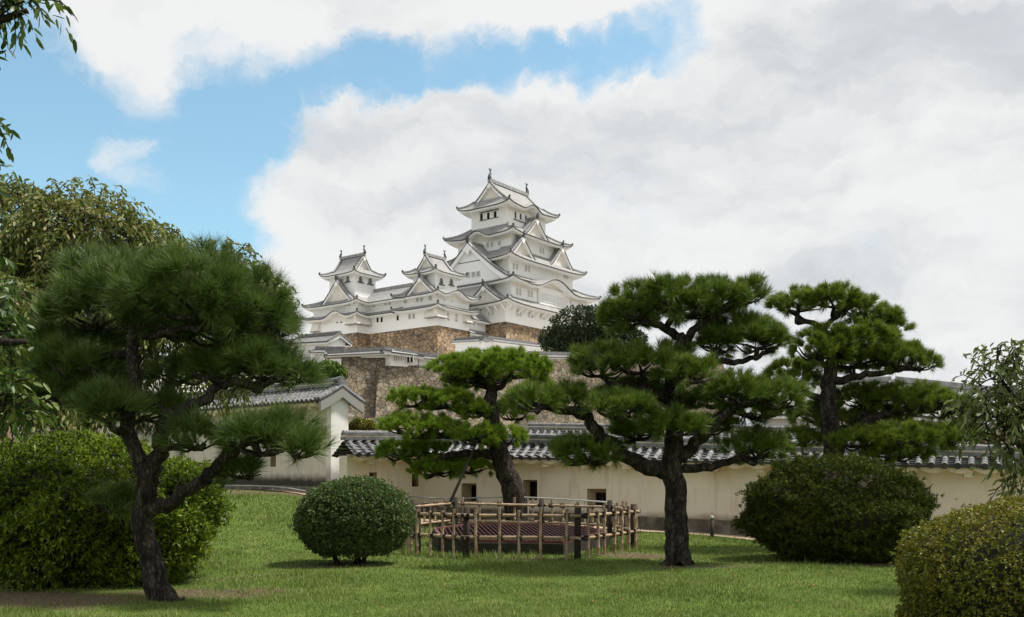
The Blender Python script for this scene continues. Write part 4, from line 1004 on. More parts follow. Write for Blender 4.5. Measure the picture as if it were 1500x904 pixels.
def tile_roof(run, root, thick, over, pitch=0.29, r=0.085, t0=0.0, t1=1.0, name='roof', mats=None, back=True, ridge_h=.26):
    mb = MB(); mats = mats or [M['tile'], M['tile_dark'], M['plaster_trim']]
    L_ = run.len
    def slope(t, s, sg, lift=0.0):
        half = thick / 2 + over
        off = -thick / 2 + sg * half * (1 - s)
        ze, zr = run.lev(3, t), run.lev(2, t) - ridge_h
        z = ze + (zr - ze) * (0.86 * s + .14 * s * s)
        return run.at(t, off, z + lift)
    nc = 5
    for sg in ((1, -1) if back else (1,)):
        # pan tile courses (stepped)
        nseg = max(2, int(L_ / 2))
        for c in range(nc):
            s0, s1 = c / nc, (c + 1) / nc
            for i in range(nseg):
                ta, tb = t0 + (t1 - t0) * i / nseg, t0 + (t1 - t0) * (i + 1) / nseg
                q = [slope(ta, s0, sg, .045), slope(tb, s0, sg, .045), slope(tb, s1, sg, .0), slope(ta, s1, sg, .0)]
                st = [slope(ta, s0, sg, -.02), slope(tb, s0, sg, -.02), slope(tb, s0, sg, .045), slope(ta, s0, sg, .045)]
                if sg < 0: q = q[::-1]; st = st[::-1]
                mb.face(q, 0); mb.face(st, 1)
        n = int(round(L_ * (t1 - t0) / pitch))
        for i in range(n):
            t = t0 + (i + .5) / n * (t1 - t0)
            jz = rng.uniform(-.006, .006)
            for c in range(4):
                s0, s1 = c / 4, (c + 1) / 4
                p0, p1 = slope(t, s0 - (0.012 if c == 0 else 0), sg, .03 + jz), slope(t, s1, sg, .03 + jz)
                dd = np.array((*run.d, 0)); ax = p1 - p0; ax /= np.linalg.norm(ax); up = np.cross(dd, ax); up = up if up[2] > 0 else -up
                ra, rb = r * 1.06, r * .93
                k = 6
                A_ = [p0 + dd * ra * math.cos(math.pi * j / k) + up * ra * math.sin(math.pi * j / k) for j in range(k + 1)]
                B_ = [p1 + dd * rb * math.cos(math.pi * j / k) + up * rb * math.sin(math.pi * j / k) for j in range(k + 1)]
                mb.grid([A_, B_], 0, flip=sg > 0)
                if c == 0:
                    cc = [p0 + dd * ra * math.cos(2 * math.pi * j / 10) + up * ra * math.sin(2 * math.pi * j / 10) for j in range(10)]
                    mb.face(cc if sg > 0 else cc[::-1], 1)
                elif True:
                    mb.face(A_ if sg > 0 else A_[::-1], 1)
        # wavy lower edge of the pan tiles
    # ridge: plaster bed, courses of flat tiles and a roll on top
    for k, (w_, h_, mi) in enumerate(((.34, .10, 0), (.26, .05, 2), (.30, .08, 0))):
        zo = -ridge_h + sum((.10, .05, .08)[:k]) + h_ / 2 + .04
        for i in range(4):
            ta, tb = t0 + (t1 - t0) * i / 4, t0 + (t1 - t0) * (i + 1) / 4
            mb.bar(run.at(ta, -thick / 2, run.lev(2, ta) + zo), run.at(tb, -thick / 2, run.lev(2, tb) + zo), w_, h_, mi)
    n = int(L_ * (t1 - t0) / .4)
    for i in range(n):
        ta, tb = t0 + (t1 - t0) * i / n, t0 + (t1 - t0) * (i + 1) / n
        pa, pb = run.at(ta, -thick / 2, run.lev(2, ta) - .0), run.at(tb, -thick / 2, run.lev(2, tb) - .0)
        mb.tube([pa, pb], [.095, .08], 8, 0, cap=True)
    return mb.build(name, mats, root)

def scallops(run, root, thick, over, t0=0., t1=1., period=.62):
    """plastered eave underside with its wavy lower edge, and stubby brackets"""
    mb = MB(); n = int(run.len * (t1 - t0) / period); m = 10
    half = over - .06
    rows_t, rows_b, rows_w = [], [], []
    for i in range(n * m + 1):
        t = t0 + (t1 - t0) * i / (n * m); ze = run.lev(3, t)
        w_ = abs(math.sin(math.pi * i / m)) 
        rows_t.append(run.at(t, half, ze + .02)); rows_b.append(run.at(t, half - .03, ze - .06 - .10 * w_)); rows_w.append(run.at(t, .0, ze - .10 - .10 * w_))
    if (rows_t[-1] - rows_t[0])[0] > 0: mb.grid([rows_b, rows_t]); mb.grid([rows_w, rows_b])
    else: mb.grid([rows_t, rows_b]); mb.grid([rows_b, rows_w])
    k = max(1, int(n / 2))
    for i in range(k):
        t = t0 + (t1 - t0) * (i + .5) / k; ze = run.lev(3, t)
        mb.bar(run.at(t, -.02, ze - .19), run.at(t, half * .75, ze - .17), .22, .16)
    mb.build('eave', M['plaster_trim'], root)

def wall_face(run, root, mat, foot_px, holes=(), thick=.5, t0=0., t1=1., name='wall'):
    """front face with real openings (x0,x1,y0,y1 photo px) and splayed reveals; plus top/back/ends"""
    mb = MB()
    hs = []
    for (x0, x1, y0, y1, spl) in holes:
        ta, tb = sorted((run.t_of(x0), run.t_of(x1))); tm = (ta + tb) / 2; hs.append((ta, tb, zpx(y1, run.Yt(tm)), zpx(y0, run.Yt(tm)), spl))
    ts = sorted(set([t0, t1] + [h for q in hs for h in q[:2]] + list(np.linspace(t0, t1, 9))))
    for i in range(len(ts) - 1):
        ta, tb = ts[i], ts[i + 1]; tm = (ta + tb) / 2
        zs = [q for q in hs if q[0] <= tm <= q[1]]
        lo = lambda t: run.lev(4, t); hi = lambda t: run.lev(3, t) + .05
        segs = [(lo, hi)] if not zs else [(lo, lambda t, q=zs[0]: q[2]), (lambda t, q=zs[0]: q[3], hi)]
        for f0, f1 in segs:
            q = [run.at(ta, 0, f0(ta)), run.at(tb, 0, f0(tb)), run.at(tb, 0, f1(tb)), run.at(ta, 0, f1(ta))]
            u = [(ta, f0(ta) - lo(ta)), (tb, f0(tb) - lo(tb)), (tb, f1(tb) - lo(tb)), (ta, f1(ta) - lo(ta))]
            mb.face(q if run.d[0] > 0 else q[::-1], 0, u if run.d[0] > 0 else u[::-1])
    for s_, a_ in ((-thick, t0),):
        q = [run.at(t0, -thick, run.lev(4, t0)), run.at(t1, -thick, run.lev(4, t1)), run.at(t1, -thick, run.lev(3, t1)), run.at(t0, -thick, run.lev(3, t0))]
        mb.face(q, 0, [(0, 3)] * 4)
    for t in (t0, t1): mb.face([run.at(t, 0, run.lev(4, t)), run.at(t, -thick, run.lev(4, t)), run.at(t, -thick, run.lev(3, t)), run.at(t, 0, run.lev(3, t))], 0, [(0, 3)] * 4)
    w_ = mb.build(name, mat, root)
    for (ta, tb, za, zb, spl) in hs:
        lp = MB(); dt = (tb - ta); dz = zb - za; dp = .30
        ia, ib = ta + dt * spl[0], tb - dt * spl[1]; ja, jb = za + dz * spl[2], zb - dz * spl[3]
        o_ = [run.at(ta, 0, za), run.at(tb, 0, za), run.at(tb, 0, zb), run.at(ta, 0, zb)]; i_ = [run.at(ia, -dp, ja), run.at(ib, -dp, ja), run.at(ib, -dp, jb), run.at(ia, -dp, jb)]
        b_ = [run.at(ia, -dp - .15, ja), run.at(ib, -dp - .15, ja), run.at(ib, -dp - .15, jb), run.at(ia, -dp - .15, jb)]
        for k in range(4):
            j = (k + 1) % 4; lp.face([o_[k], o_[j], i_[j], i_[k]], 0); lp.face([i_[k], i_[j], b_[j], b_[k]], 1)
        lp.face(b_, 1)
        lp.bar((b_[0] + b_[3]) / 2 * .0 + (i_[0] * .5 + i_[1] * .5) + np.array((0, .05, 0)), (i_[2] * .5 + i_[3] * .5) + np.array((0, .05, 0)), .03, .03, 2, up=(1, 0, 0))
        lp.build('loophole', [M['plaster'], M['dark'], M['post']], root)
    ft = MB()
    for i in range(8):
        ta, tb = t0 + (t1 - t0) * i / 8, t0 + (t1 - t0) * (i + 1) / 8
        h = lambda t: foot_px * run.Yt(t) / F
        a0, b0 = run.lev(4, ta), run.lev(4, tb)
        q = [run.at(ta, .16, a0 - .4), run.at(tb, .16, b0 - .4), run.at(tb, .10, b0 + h(tb)), run.at(ta, .10, a0 + h(ta))]
        tq = [run.at(ta, .10, a0 + h(ta)), run.at(tb, .10, b0 + h(tb)), run.at(tb, .002, b0 + h(tb) + .01), run.at(ta, .002, a0 + h(ta) + .01)]
        if run.d[0] < 0: q, tq = q[::-1], tq[::-1]
        ft.face(q); ft.face(tq)
    ft.build('footing', M['stone_foot'], root)

# main garden wall: (x, Y, y_ridge, y_eave, y_base)
JY = 32.0
root = thing('garden_wall', P(620, 760, JY), 'long cream plaster garden wall with grey roll-tile roof and square loopholes', 'wall')
for A, B_, holes in (((508, 30.2, 634, 667.5, 757), (621, JY, 635, 669, 757), [(541, 552, 692, 708, (0, .2, 0, .1)), (603.5, 613, 694, 713, (0, 0, 0, 0))]),
                     ((621, JY, 635, 669, 757), (1640, 23.2, 661, 689.5, 805), [(676, 698, 708, 735, (.38, .05, .05, .12)), (766, 787, 703, 733, (.22, 0, .03, .1)), (860, 888, 716, 744, (.28, .02, .1, .22))])):
    rn = Run(A, B_); wall_face(rn, root, M['plaster'], 15, holes); tile_roof(rn, root, .5, .50, pitch=.31); scallops(rn, root, .5, .50)

# high wall on the left, running back, with its gabled pier end
lroot = thing('garden_wall', P(480, 718, 34), 'higher plaster wall at left with dark damp-stained foot, ending in a white gabled pier', 'wall')
A, B_ = (479, 33.5, 556, 589, 722), (296, 41.0, 575, 603, 716)
rn = Run(A, B_); wall_face(rn, lroot, M['plaster_left'], 8, [(396, 404, 662, 684, (.25, .1, .05, .05))], thick=.72)
tile_roof(rn, lroot, .72, .52, pitch=.31); scallops(rn, lroot, .72, .52)
B2 = (30, 55, 585, 611, 700)
rn2 = Run(B_, B2); wall_face(rn2, lroot, M['plaster_left'], 8, [], thick=.72); tile_roof(rn2, lroot, .72, .52, pitch=.33); scallops(rn2, lroot, .72, .52)
# pier
pm = MB(); e_ = -rn.d; n_ = rn.n; a2 = rn.a[:2]
def pp(al, nn, z): q = a2 + e_ * al + n_ * nn; return np.array((q[0], q[1], z))
zb_, ze_, zr_ = rn.lev(4, 0) - .3, rn.lev(3, 0), rn.lev(2, 0)
hw0, hw1 = .30, .38
cB = [pp(.02, -.36 + hw1 + .06, zb_), pp(.02, -.36 - hw1, zb_), pp(.36, -.36 - hw1, zb_), pp(.36, -.36 + hw1 + .06, zb_)]
cT = [pp(.02, -.36 + hw0 + .06, ze_ + .28), pp(.02, -.36 - hw0, ze_ + .28), pp(.28, -.36 - hw0, ze_ + .28), pp(.28, -.36 + hw0 + .06, ze_ + .28)]
pm.hexa(cB, cT)
pier_uv = []
for (x, y, z) in pm.v: pier_uv.append((0.0, z - zb_))
pm.uv = pier_uv
pm.build('pier', M['plaster_pier'], lroot)
bm_ = MB()
hwid = .36 + .52
for sg in (1, -1):
    for k in range(8):
        s0, s1 = k / 8, (k + 1) / 8
        f = lambda s: (-.36 + sg * hwid * (1 - s), ze_ + (zr_ - .26 - ze_) * (.86 * s + .14 * s * s))
        (n0, z0), (n1, z1) = f(s0), f(s1)
        th = .36
        b = [pp(.30, n0, z0 - th), pp(.30, n1, z1 - th), pp(.46, n1, z1 - th), pp(.46, n0, z0 - th)]; t = [pp(.30, n0, z0 - .01), pp(.30, n1, z1 - .01), pp(.46, n1, z1 - .01), pp(.46, n0, z0 - .01)]
        bm_.hexa(b, t)
bm_.build('bargeboard', M['plaster_pier'], lroot)
vt = MB()
for sg in (1, -1):
    f = lambda s: (-.36 + sg * (hwid + .03) * (1 - s), ze_ + (zr_ - .26 - ze_) * (.86 * s + .14 * s * s))
    for k in range(7):
        (n0, z0), (n1, z1) = f(k / 7), f((k + 1) / 7)
        vt.tube([pp(.37, n0, z0 + .05), pp(.37, n1, z1 + .05)], [.095, .085], 8)
        vt.tube([pp(.16, n0, z0 + .06), pp(.16, n1, z1 + .06)], [.095, .085], 8)
        vt.bar(pp(.20, n0, z0 + .01), pp(.20, n1, z1 + .01), .54, .06, 1)
vt.tube([pp(.02, -.36, zr_), pp(.42, -.36, zr_ + .02)], [.10, .11], 9)
vt.tube([pp(.36, -.36, zr_ - .12), pp(.44, -.36, zr_ - .12)], .16, 10, 0)
vt.build('verge_tiles', [M['tile'], M['tile_dark']], lroot)

# lower range of roofs just behind the garden wall
rt = thing('garden_wall', P(800, 660, 42), 'second tile-roofed wall just behind the long garden wall, roof showing between the pines', 'wall')
rn = Run((770, 44, 621, 650, 690), (1420, 40, 630, 656, 700)); wall_face(rn, rt, M['plaster'], 2, [], thick=1.2); tile_roof(rn, rt, 1.2, .7, pitch=.33)
# white wing and long roofs at the right
rb = far_wall('storehouse', [(1120, 74, 556, 607, 627), (1300, 70, 553, 607, 629), (1560, 64, 583, 622, 640)], 'long white building with broad grey tile roof behind the right pines', 6.0, 1.2, 'storehouse', CM)
o = thing('stone_wall', P(1100, 660, 72), 'pale stone footing below the long white building at right', 'stone wall')
mb = MB(); a, b, c_ = P(1090, 624.5, 71), P(1300, 626, 67), P(1560, 640, 62)
for p_, q_ in ((a, b), (b, c_)): mb.face([p_ - (0, 0, 3), q_ - (0, 0, 3), q_, p_]); mb.face([p_, q_, q_ + np.array((0, 5, 0)), p_ + np.array((0, 5, 0))])
mb.build('masonry', M['stone_pale'], o)
far_wall('storehouse', [(18, 62, 574, 590, 640), (160, 60, 570, 588, 640)], 'grey-roofed range glimpsed between the trees at far left', 4.0, .8, 'storehouse', CM)

# sandy path along the wall foot
mb = MB(); pts = []
for (x, Y) in ((330, 37.5), (470, 31.9), (560, 29.4), (640, 29.6), (760, 28.7), (900, 27.4), (1050, 26.2), (1200, 24.9), (1400, 23.2), (1640, 21.6)):
    pts.append(((x - CX) * Y / F, Y))
for i in range(len(pts) - 1):
    for k in range(6):
        rows = []
        for s in (k / 6, (k + 1) / 6):
            x0 = pts[i][0] * (1 - s) + pts[i + 1][0] * s; y0 = pts[i][1] * (1 - s) + pts[i + 1][1] * s
            w = .62 + .12 * math.sin(x0 * 2.1)
            rows.append([(x0, y0 - w + j * .42, float(ground_z(x0, y0 - w + j * .42)) + .03) for j in range(5)])
        mb.grid([rows[0], rows[1]], flip=True)
tag(mb.build('path', M['path'], None, smooth=True), kind='structure')

# ------------------------------------------------------------------ foliage
def unit(v): return v / (np.linalg.norm(v, axis=-1, keepdims=True) + 1e-9)

def lumps(d, r_, amp, freq):
    o = np.zeros(len(d))
    for k in range(5):
        w = r_.normal(size=3) * freq * (1 + .5 * k); o += np.sin(d @ w + r_.uniform(0, 6.28)) / (1 + .5 * k)
    return 1 + amp * o / 2.0

def needles(pos, axis, L_, W_, k, r_, amin=12, amax=72, shoot=.10):
    n = len(pos)
    pos = np.repeat(pos, k, 0); ax = np.repeat(axis, k, 0); m = n * k
    rv = unit(r_.normal(size=(m, 3))); perp = unit(np.cross(ax, rv))
    a = np.radians(r_.uniform(amin, amax, (m, 1)))
    d = unit(ax * np.cos(a) + perp * np.sin(a)); o = pos + ax * r_.uniform(-.7, .5, (m, 1)) * shoot
    ln = L_ * r_.uniform(.7, 1.15, (m, 1)); sd_ = unit(np.cross(d, unit(r_.normal(size=(m, 3)))))
    tip = o + d * ln; tip[:, 2] -= (ln[:, 0] * .08)
    v = np.stack([o + sd_ * W_ / 2, o - sd_ * W_ / 2, tip], 1).reshape(-1, 3)
    return v, np.arange(m * 3).reshape(-1, 3)

def pad_bursts(c, rx, ry, rz, n, r_, inner=.22, up=.6, flat=.45, per=6, tuft=.125):
    """needle shoots gathered into domed tufts that cover the lumpy upper side (and, thinner, the underside) of a flat foliage pad"""
    m = max(8, n // per)
    d = unit(r_.normal(size=(m, 3))); d[:, 2] = np.where(r_.random(m) < .68, np.abs(d[:, 2]), d[:, 2])
    rad = lumps(d, r_, .17, 2.4) * lumps(d, r_, .08, 6.5); ins = r_.random(m) < inner
    q = np.where(ins, r_.uniform(.3, .8, m), r_.uniform(.84, 1.0, m)) * rad
    p = d * q[:, None]; p[:, 2] = np.where(p[:, 2] < 0, p[:, 2] * flat, p[:, 2])
    R3 = np.array((rx, ry, rz)); pos = np.array(c) + p * R3
    nr = unit(unit(d / R3 * min(rx, rz)) * .75 + np.array((0, 0, up)) + r_.normal(size=(m, 3)) * .15)
    size = tuft * r_.uniform(.6, 1.35, (m, 1))
    pos = np.repeat(pos, per, 0); nr = np.repeat(nr, per, 0); size = np.repeat(size, per, 0)
    o = r_.normal(size=(m * per, 3)); o = unit(o); o = o + nr * np.maximum(0, .3 - (o * nr).sum(1, keepdims=True))
    pos = pos + o * size * r_.uniform(.35, 1, (m * per, 1))
    ax = unit(nr * .8 + o * .55 + r_.normal(size=(m * per, 3)) * .18)
    return pos, ax

def leaves(pos, dirv, L_, W_, r_, fold=.12, flat_up=.6, six=False):
    """leaf blades: base, sides, tip (two faces folded along the midrib)"""
    n = len(pos); up = unit(np.array((0, 0, 1.0)) * flat_up + r_.normal(size=(n, 3)) * .6)
    sd_ = unit(np.cross(dirv, up)); nm = unit(np.cross(sd_, dirv))
    ln = L_ * r_.uniform(.7, 1.2, (n, 1)); w = W_ * r_.uniform(.75, 1.2, (n, 1)); dn = np.array((0, 0, 1)) * ln * .10
    tip = pos + dirv * ln - dn; i = np.arange(n)[:, None]
    if not six:
        mid = pos + dirv * ln * .45
        a = mid + sd_ * w / 2 + nm * w * fold; b = mid - sd_ * w / 2 + nm * w * fold
        return np.stack([pos, a, tip, b], 1).reshape(-1, 3), i * 4 + np.array([[0, 1, 2, 3]])
    m1 = pos + dirv * ln * .24; m2 = pos + dirv * ln * .66 - dn * .3
    q = [pos, m1 + sd_ * w * .42 + nm * w * fold, m2 + sd_ * w * .40 + nm * w * fold, tip, m2 - sd_ * w * .40 + nm * w * fold, m1 - sd_ * w * .42 + nm * w * fold]
    v = np.stack(q, 1).reshape(-1, 3)
    f = np.stack([i * 6 + np.array([[0, 1, 2, 3]]), i * 6 + np.array([[0, 3, 4, 5]])], 1).reshape(-1, 4)
    return v, f

def cat(parts):
    vs, fs, o = [], [], 0
    for v, f in parts: vs.append(v); fs.append(f + o); o += len(v)
    return np.concatenate(vs), np.concatenate(fs)

def limb(root, pts, rad, name='branch', mat='bark_pine', seed=0, n=9, wob=.0):
    pp_, rr = smooth_path(pts, rad, 5); r_ = np.random.default_rng(seed)
    if wob: pp_ = [p + r_.normal(size=3) * wob * (0 < i < len(pp_) - 1) for i, p in enumerate(pp_)]
    mb = MB(); mb.tube(pp_, rr, n, 0, .07, True, seed); return mb.build(name, M[mat], root, smooth=True)

def pine(name, base, Y0, trunk, limbs, pads, label, mat, needle, spacing, k, W_, seed, dpad=.75, zk=1.0, cone=(12, 72), tuft=.125):
    """trunk, limbs: photo pixels (x, y, depth offset, radius); pads: x, y, rx, ry, depth offset, (limb start x, y, offset) """
    r_ = np.random.default_rng(seed); g = base
    root = thing(name, g, label, 'pine tree', 'clipped pine trees in the garden')
    def Q(x, y, dz=0.): return P(x, y, Y0 + dz)
    tp = [Q(t[0], t[1], t[2]) for t in trunk]; tp[0] = np.array((g[0], g[1], g[2] - .15))
    ft = tp[0] + (tp[1] - tp[0]) * .22
    tp.insert(1, ft); rad = [t[3] for t in trunk]; rad = [rad[0] * 1.55, rad[0] * 1.04] + rad[1:]
    limb(root, tp, rad, 'trunk', seed=seed, n=14, wob=.012)
    for i, lb in enumerate(limbs):
        limb(root, [Q(t[0], t[1], t[2]) for t in lb], [t[3] for t in lb], 'branch', seed=seed + i + 1, wob=.02)
    sc = Y0 / F
    for i, pd in enumerate(pads):
        x, y, rx, ry, dz = pd[:5]; c = Q(x, y, dz); sy = (Y0 + dz) / F
        RX, RZ = rx * sy, ry * sy; RY = max(RX * dpad, RZ * .9); RZ *= zk
        c2 = c - np.array((0, 0, RZ * .30)); RZ2 = RZ * 1.22
        n = int(4.6 * math.pi * RX * RY / spacing ** 2 * (.75 + .5 * RZ / RX) + 25)
        nl = needle
        pos, ax = pad_bursts(c2, max(RX - nl * .45, RX * .5), RY, max(RZ2 - nl * .4, RZ2 * .45), n, r_, tuft=tuft)
        v, f = needles(pos, ax, nl, W_, k, r_, *cone)
        po = fast_mesh('foliage_pad', v, f, M[mat], root)
        # twigs under the pad
        tw = MB(); s0 = c2 - np.array((0, 0, RZ2 * .30))
        if len(pd) > 5:
            st = Q(*pd[5]); mid = (st + s0) / 2 + np.array((0, 0, -.08 * RX)) + r_.normal(size=3) * .05
            pth, rr = smooth_path([st, mid, s0], [.055 * RX + .025, .05 * RX + .02, .035 * RX + .015], 4)
            tw.tube(pth, rr, 7, 0, .1, True, seed + i)
        for j in range(9):
            th = j / 9 * 6.28 + r_.uniform(-.3, .3); e = c2 + np.array((math.cos(th) * RX * .75, math.sin(th) * RY * .75, RZ2 * r_.uniform(-.15, .25)))
            md = (s0 + e) / 2 + r_.normal(size=3) * .07 * RX - np.array((0, 0, .1 * RZ2))
            pth, rr = smooth_path([s0, md, e], [.03 * RX + .012, .02 * RX + .01, .008], 3); tw.tube(pth, rr, 5, 0, .1, False, j)
        tw.build('branchlets', M['bark_pine'], root)
    return root

gz = lambda X, Y: float(ground_z(X, Y))
def gp(x, Y): X = (x - CX) * Y / F; return np.array((X, Y, gz(X, Y)))

pine('pine_tree', gp(246, 12.5), 12.5,
     [(250, 880, 0, .175), (224, 832, 0, .145), (208, 765, 0, .135), (216, 712, 0, .125), (203, 672, 0, .10), (185, 622, 0, .092), (198, 570, .05, .088), (193, 520, .1, .085), (200, 484, .15, .075), (228, 462, .15, .055)],
     [[(214, 712, 0, .12), (232, 665, -.05, .105), (240, 625, -.1, .095), (250, 607, -.1, .085), (290, 592, -.1, .07), (330, 562, -.1, .06), (375, 562, 0, .05), (430, 548, 0, .03)],
      [(247, 608, -.1, .07), (212, 590, 0, .065), (178, 566, .1, .06), (145, 549, .1, .045), (112, 535, .2, .03)],
      [(216, 752, 0, .11), (262, 730, -.1, .085), (300, 700, -.2, .085), (332, 668, -.25, .07), (372, 648, -.3, .05), (430, 636, -.3, .035)],
      [(198, 492, .15, .065), (245, 488, 0, .055), (300, 478, -.1, .045), (350, 490, -.1, .03)],
      [(195, 515, .1, .06), (160, 520, .3, .05), (120, 518, .4, .04), (90, 512, .5, .03)],
      [(232, 660, -.05, .06), (262, 655, -.2, .05), (300, 650, -.3, .035)],
      [(188, 630, 0, .055), (172, 632, -.2, .05), (160, 622, -.3, .04)],
      [(330, 562, -.1, .045), (300, 555, -.2, .04), (285, 545, -.25, .03)]],
     [(190, 420, 105, 55, .3, (200, 484, .15)), (290, 425, 115, 60, -.1, (230, 480, .1)), (365, 450, 66, 60, 0, (300, 478, -.1)), (140, 450, 72, 48, .5), (335, 482, 84, 34, .3), (240, 470, 90, 30, .8),
      (105, 535, 78, 36, .4, (120, 518, .4)), (125, 500, 62, 28, .9), (60, 560, 50, 30, .9), (395, 532, 66, 36, .1, (375, 562, 0)), (330, 535, 54, 26, .6), (270, 545, 50, 22, 1.0),
      (165, 597, 55, 26, -.25, (165, 622, -.3)), (210, 600, 60, 22, .6), (282, 638, 48, 28, -.2, (290, 655, -.3)), (380, 645, 60, 32, -.4, (372, 648, -.3)), (440, 652, 42, 28, -.3, (430, 636, -.3)), (355, 688, 36, 18, .1), (425, 625, 44, 22, -.1), (165, 735, 34, 22, .3), (85, 570, 60, 30, .5), (60, 510, 48, 30, .8), (150, 560, 50, 24, .7), (408, 470, 24, 36, .3), (440, 545, 26, 22, .2)],
     'twisted dark pine nearest the left bush, its forked bare trunk leaning', 'needle_dark', .27, .190, 56, .0064, 11, cone=(4, 54), tuft=.17)

pine('pine_tree', gp(762, 28.3), 28.3,
     [(762, 758, 0, .37), (751, 715, 0, .325), (736, 678, 0, .29), (726, 640, 0, .25), (719, 600, 0, .22), (720, 570, .1, .17), (722, 552, .1, .13)],
     [[(736, 672, 0, .17), (700, 664, -.1, .13), (655, 668, -.2, .10), (620, 685, -.2, .07)],
      [(720, 610, 0, .15), (690, 600, -.2, .12), (650, 596, -.3, .08)],
      [(730, 655, 0, .15), (690, 640, -.4, .12), (640, 638, -.6, .09), (600, 640, -.7, .06)],
      [(722, 560, .1, .12), (690, 553, 0, .09), (660, 548, 0, .06)], [(722, 560, .1, .12), (755, 552, 0, .09), (785, 545, 0, .06)]],
     [(680, 538, 52, 26, 0, (720, 570, .1)), (740, 535, 62, 26, -.3, (720, 570, .1)), (785, 541, 28, 20, 0), (715, 528, 60, 18, .4), (790, 560, 22, 16, .3),
      (610, 582, 44, 19, -.3, (650, 596, -.3)), (662, 585, 40, 19, -.5, (690, 600, -.2)), (695, 600, 26, 16, -.6), (680, 558, 40, 15, .9), 
      (600, 622, 48, 20, -.8, (640, 638, -.6)), (645, 624, 30, 18, -.7), (700, 636, 38, 18, -1.0, (725, 640, 0)), (745, 638, 30, 17, -.9, (725, 640, 0)),
      (590, 660, 42, 17, .2, (620, 685, -.2)), (632, 655, 34, 15, .5), (640, 684, 46, 16, .1, (655, 668, -.2)), (690, 683, 36, 16, .2, (700, 664, -.1)), (752, 600, 34, 22, .9), (770, 580, 30, 20, 1.2)],
     'bright green layered pine behind the bamboo fence, thick trunk leaning left', 'needle_bright', .16, .128, 30, .0125, 23, zk=1.0, cone=(4, 60), tuft=.085)

pine('pine_tree', gp(993, 17.3), 17.3,
     [(993, 830, 0, .235), (991, 780, 0, .205), (989, 720, 0, .195), (985, 670, 0, .185), (990, 620, .1, .16), (984, 560, .1, .14), (992, 520, .15, .12), (1002, 496, .2, .10)],
     [[(985, 694, 0, .16), (950, 684, -.1, .15), (915, 668, -.2, .13), (880, 640, -.3, .12), (855, 608, -.3, .10), (820, 600, -.3, .07), (780, 592, -.3, .045)],
      [(996, 672, 0, .13), (1025, 645, -.1, .11), (1050, 618, -.2, .095), (1070, 600, -.2, .08), (1095, 592, -.2, .06), (1140, 580, -.2, .04)],
      [(1000, 686, 0, .085), (1050, 682, .1, .075), (1085, 668, .2, .06), (1110, 655, .2, .04)],
      [(1002, 498, .2, .09), (975, 482, .2, .075), (950, 470, .1, .06), (915, 460, .1, .04)], [(1002, 498, .2, .085), (1025, 477, .2, .07), (1050, 460, .2, .05), (1085, 445, .2, .035)],
      [(990, 545, .1, .09), (1020, 535, .3, .075), (1046, 527, .4, .065), (1080, 530, .4, .055), (1110, 522, .4, .045), (1140, 510, .4, .03)],
      [(985, 585, .1, .10), (955, 575, -.1, .08), (925, 560, -.1, .06)],
      [(985, 610, .1, .08), (950, 600, -.3, .07), (915, 595, -.4, .045)]],
     [(930, 445, 54, 36, .2, (950, 470, .1)), (990, 434, 62, 38, -.2, (975, 482, .2)), (1050, 434, 52, 32, .1, (1050, 460, .2)), (1096, 428, 34, 28, .4), (915, 465, 42, 24, .5), (1010, 450, 60, 24, .7),
      (1050, 497, 44, 28, .5, (1046, 527, .4)), (1110, 494, 52, 30, .3, (1110, 522, .4)), (1085, 478, 50, 20, .8),
      (880, 530, 50, 36, 0, (925, 560, -.1)), (940, 528, 54, 32, -.3, (955, 575, -.1)), (985, 520, 32, 24, .3), (1008, 546, 52, 28, -.6, (990, 570, 0)), 
      (785, 585, 44, 28, -.4, (790, 600, -.3)), (840, 582, 40, 26, -.1, (855, 608, -.3)), (905, 595, 56, 28, -.8, (915, 600, -.4)), (925, 575, 60, 26, .5),
      (1080, 572, 52, 32, -.3, (1070, 600, -.2)), (1140, 578, 46, 32, -.1, (1110, 592, -.2)), (1105, 600, 56, 24, .4), (1050, 580, 40, 26, .7),
      (990, 622, 48, 26, -.7, (985, 660, 0)), (930, 632, 48, 22, .8), (1035, 625, 42, 24, .9), (862, 662, 56, 27, -.2, (890, 650, -.3)), (830, 655, 26, 18, .2), (1108, 652, 46, 34, .3, (1085, 668, .2)), (980, 590, 50, 24, .9)],
     'broad layered pine standing alone right of the bamboo fence', 'needle', .19, .130, 36, .0086, 37, cone=(4, 56), tuft=.10, zk=.88)

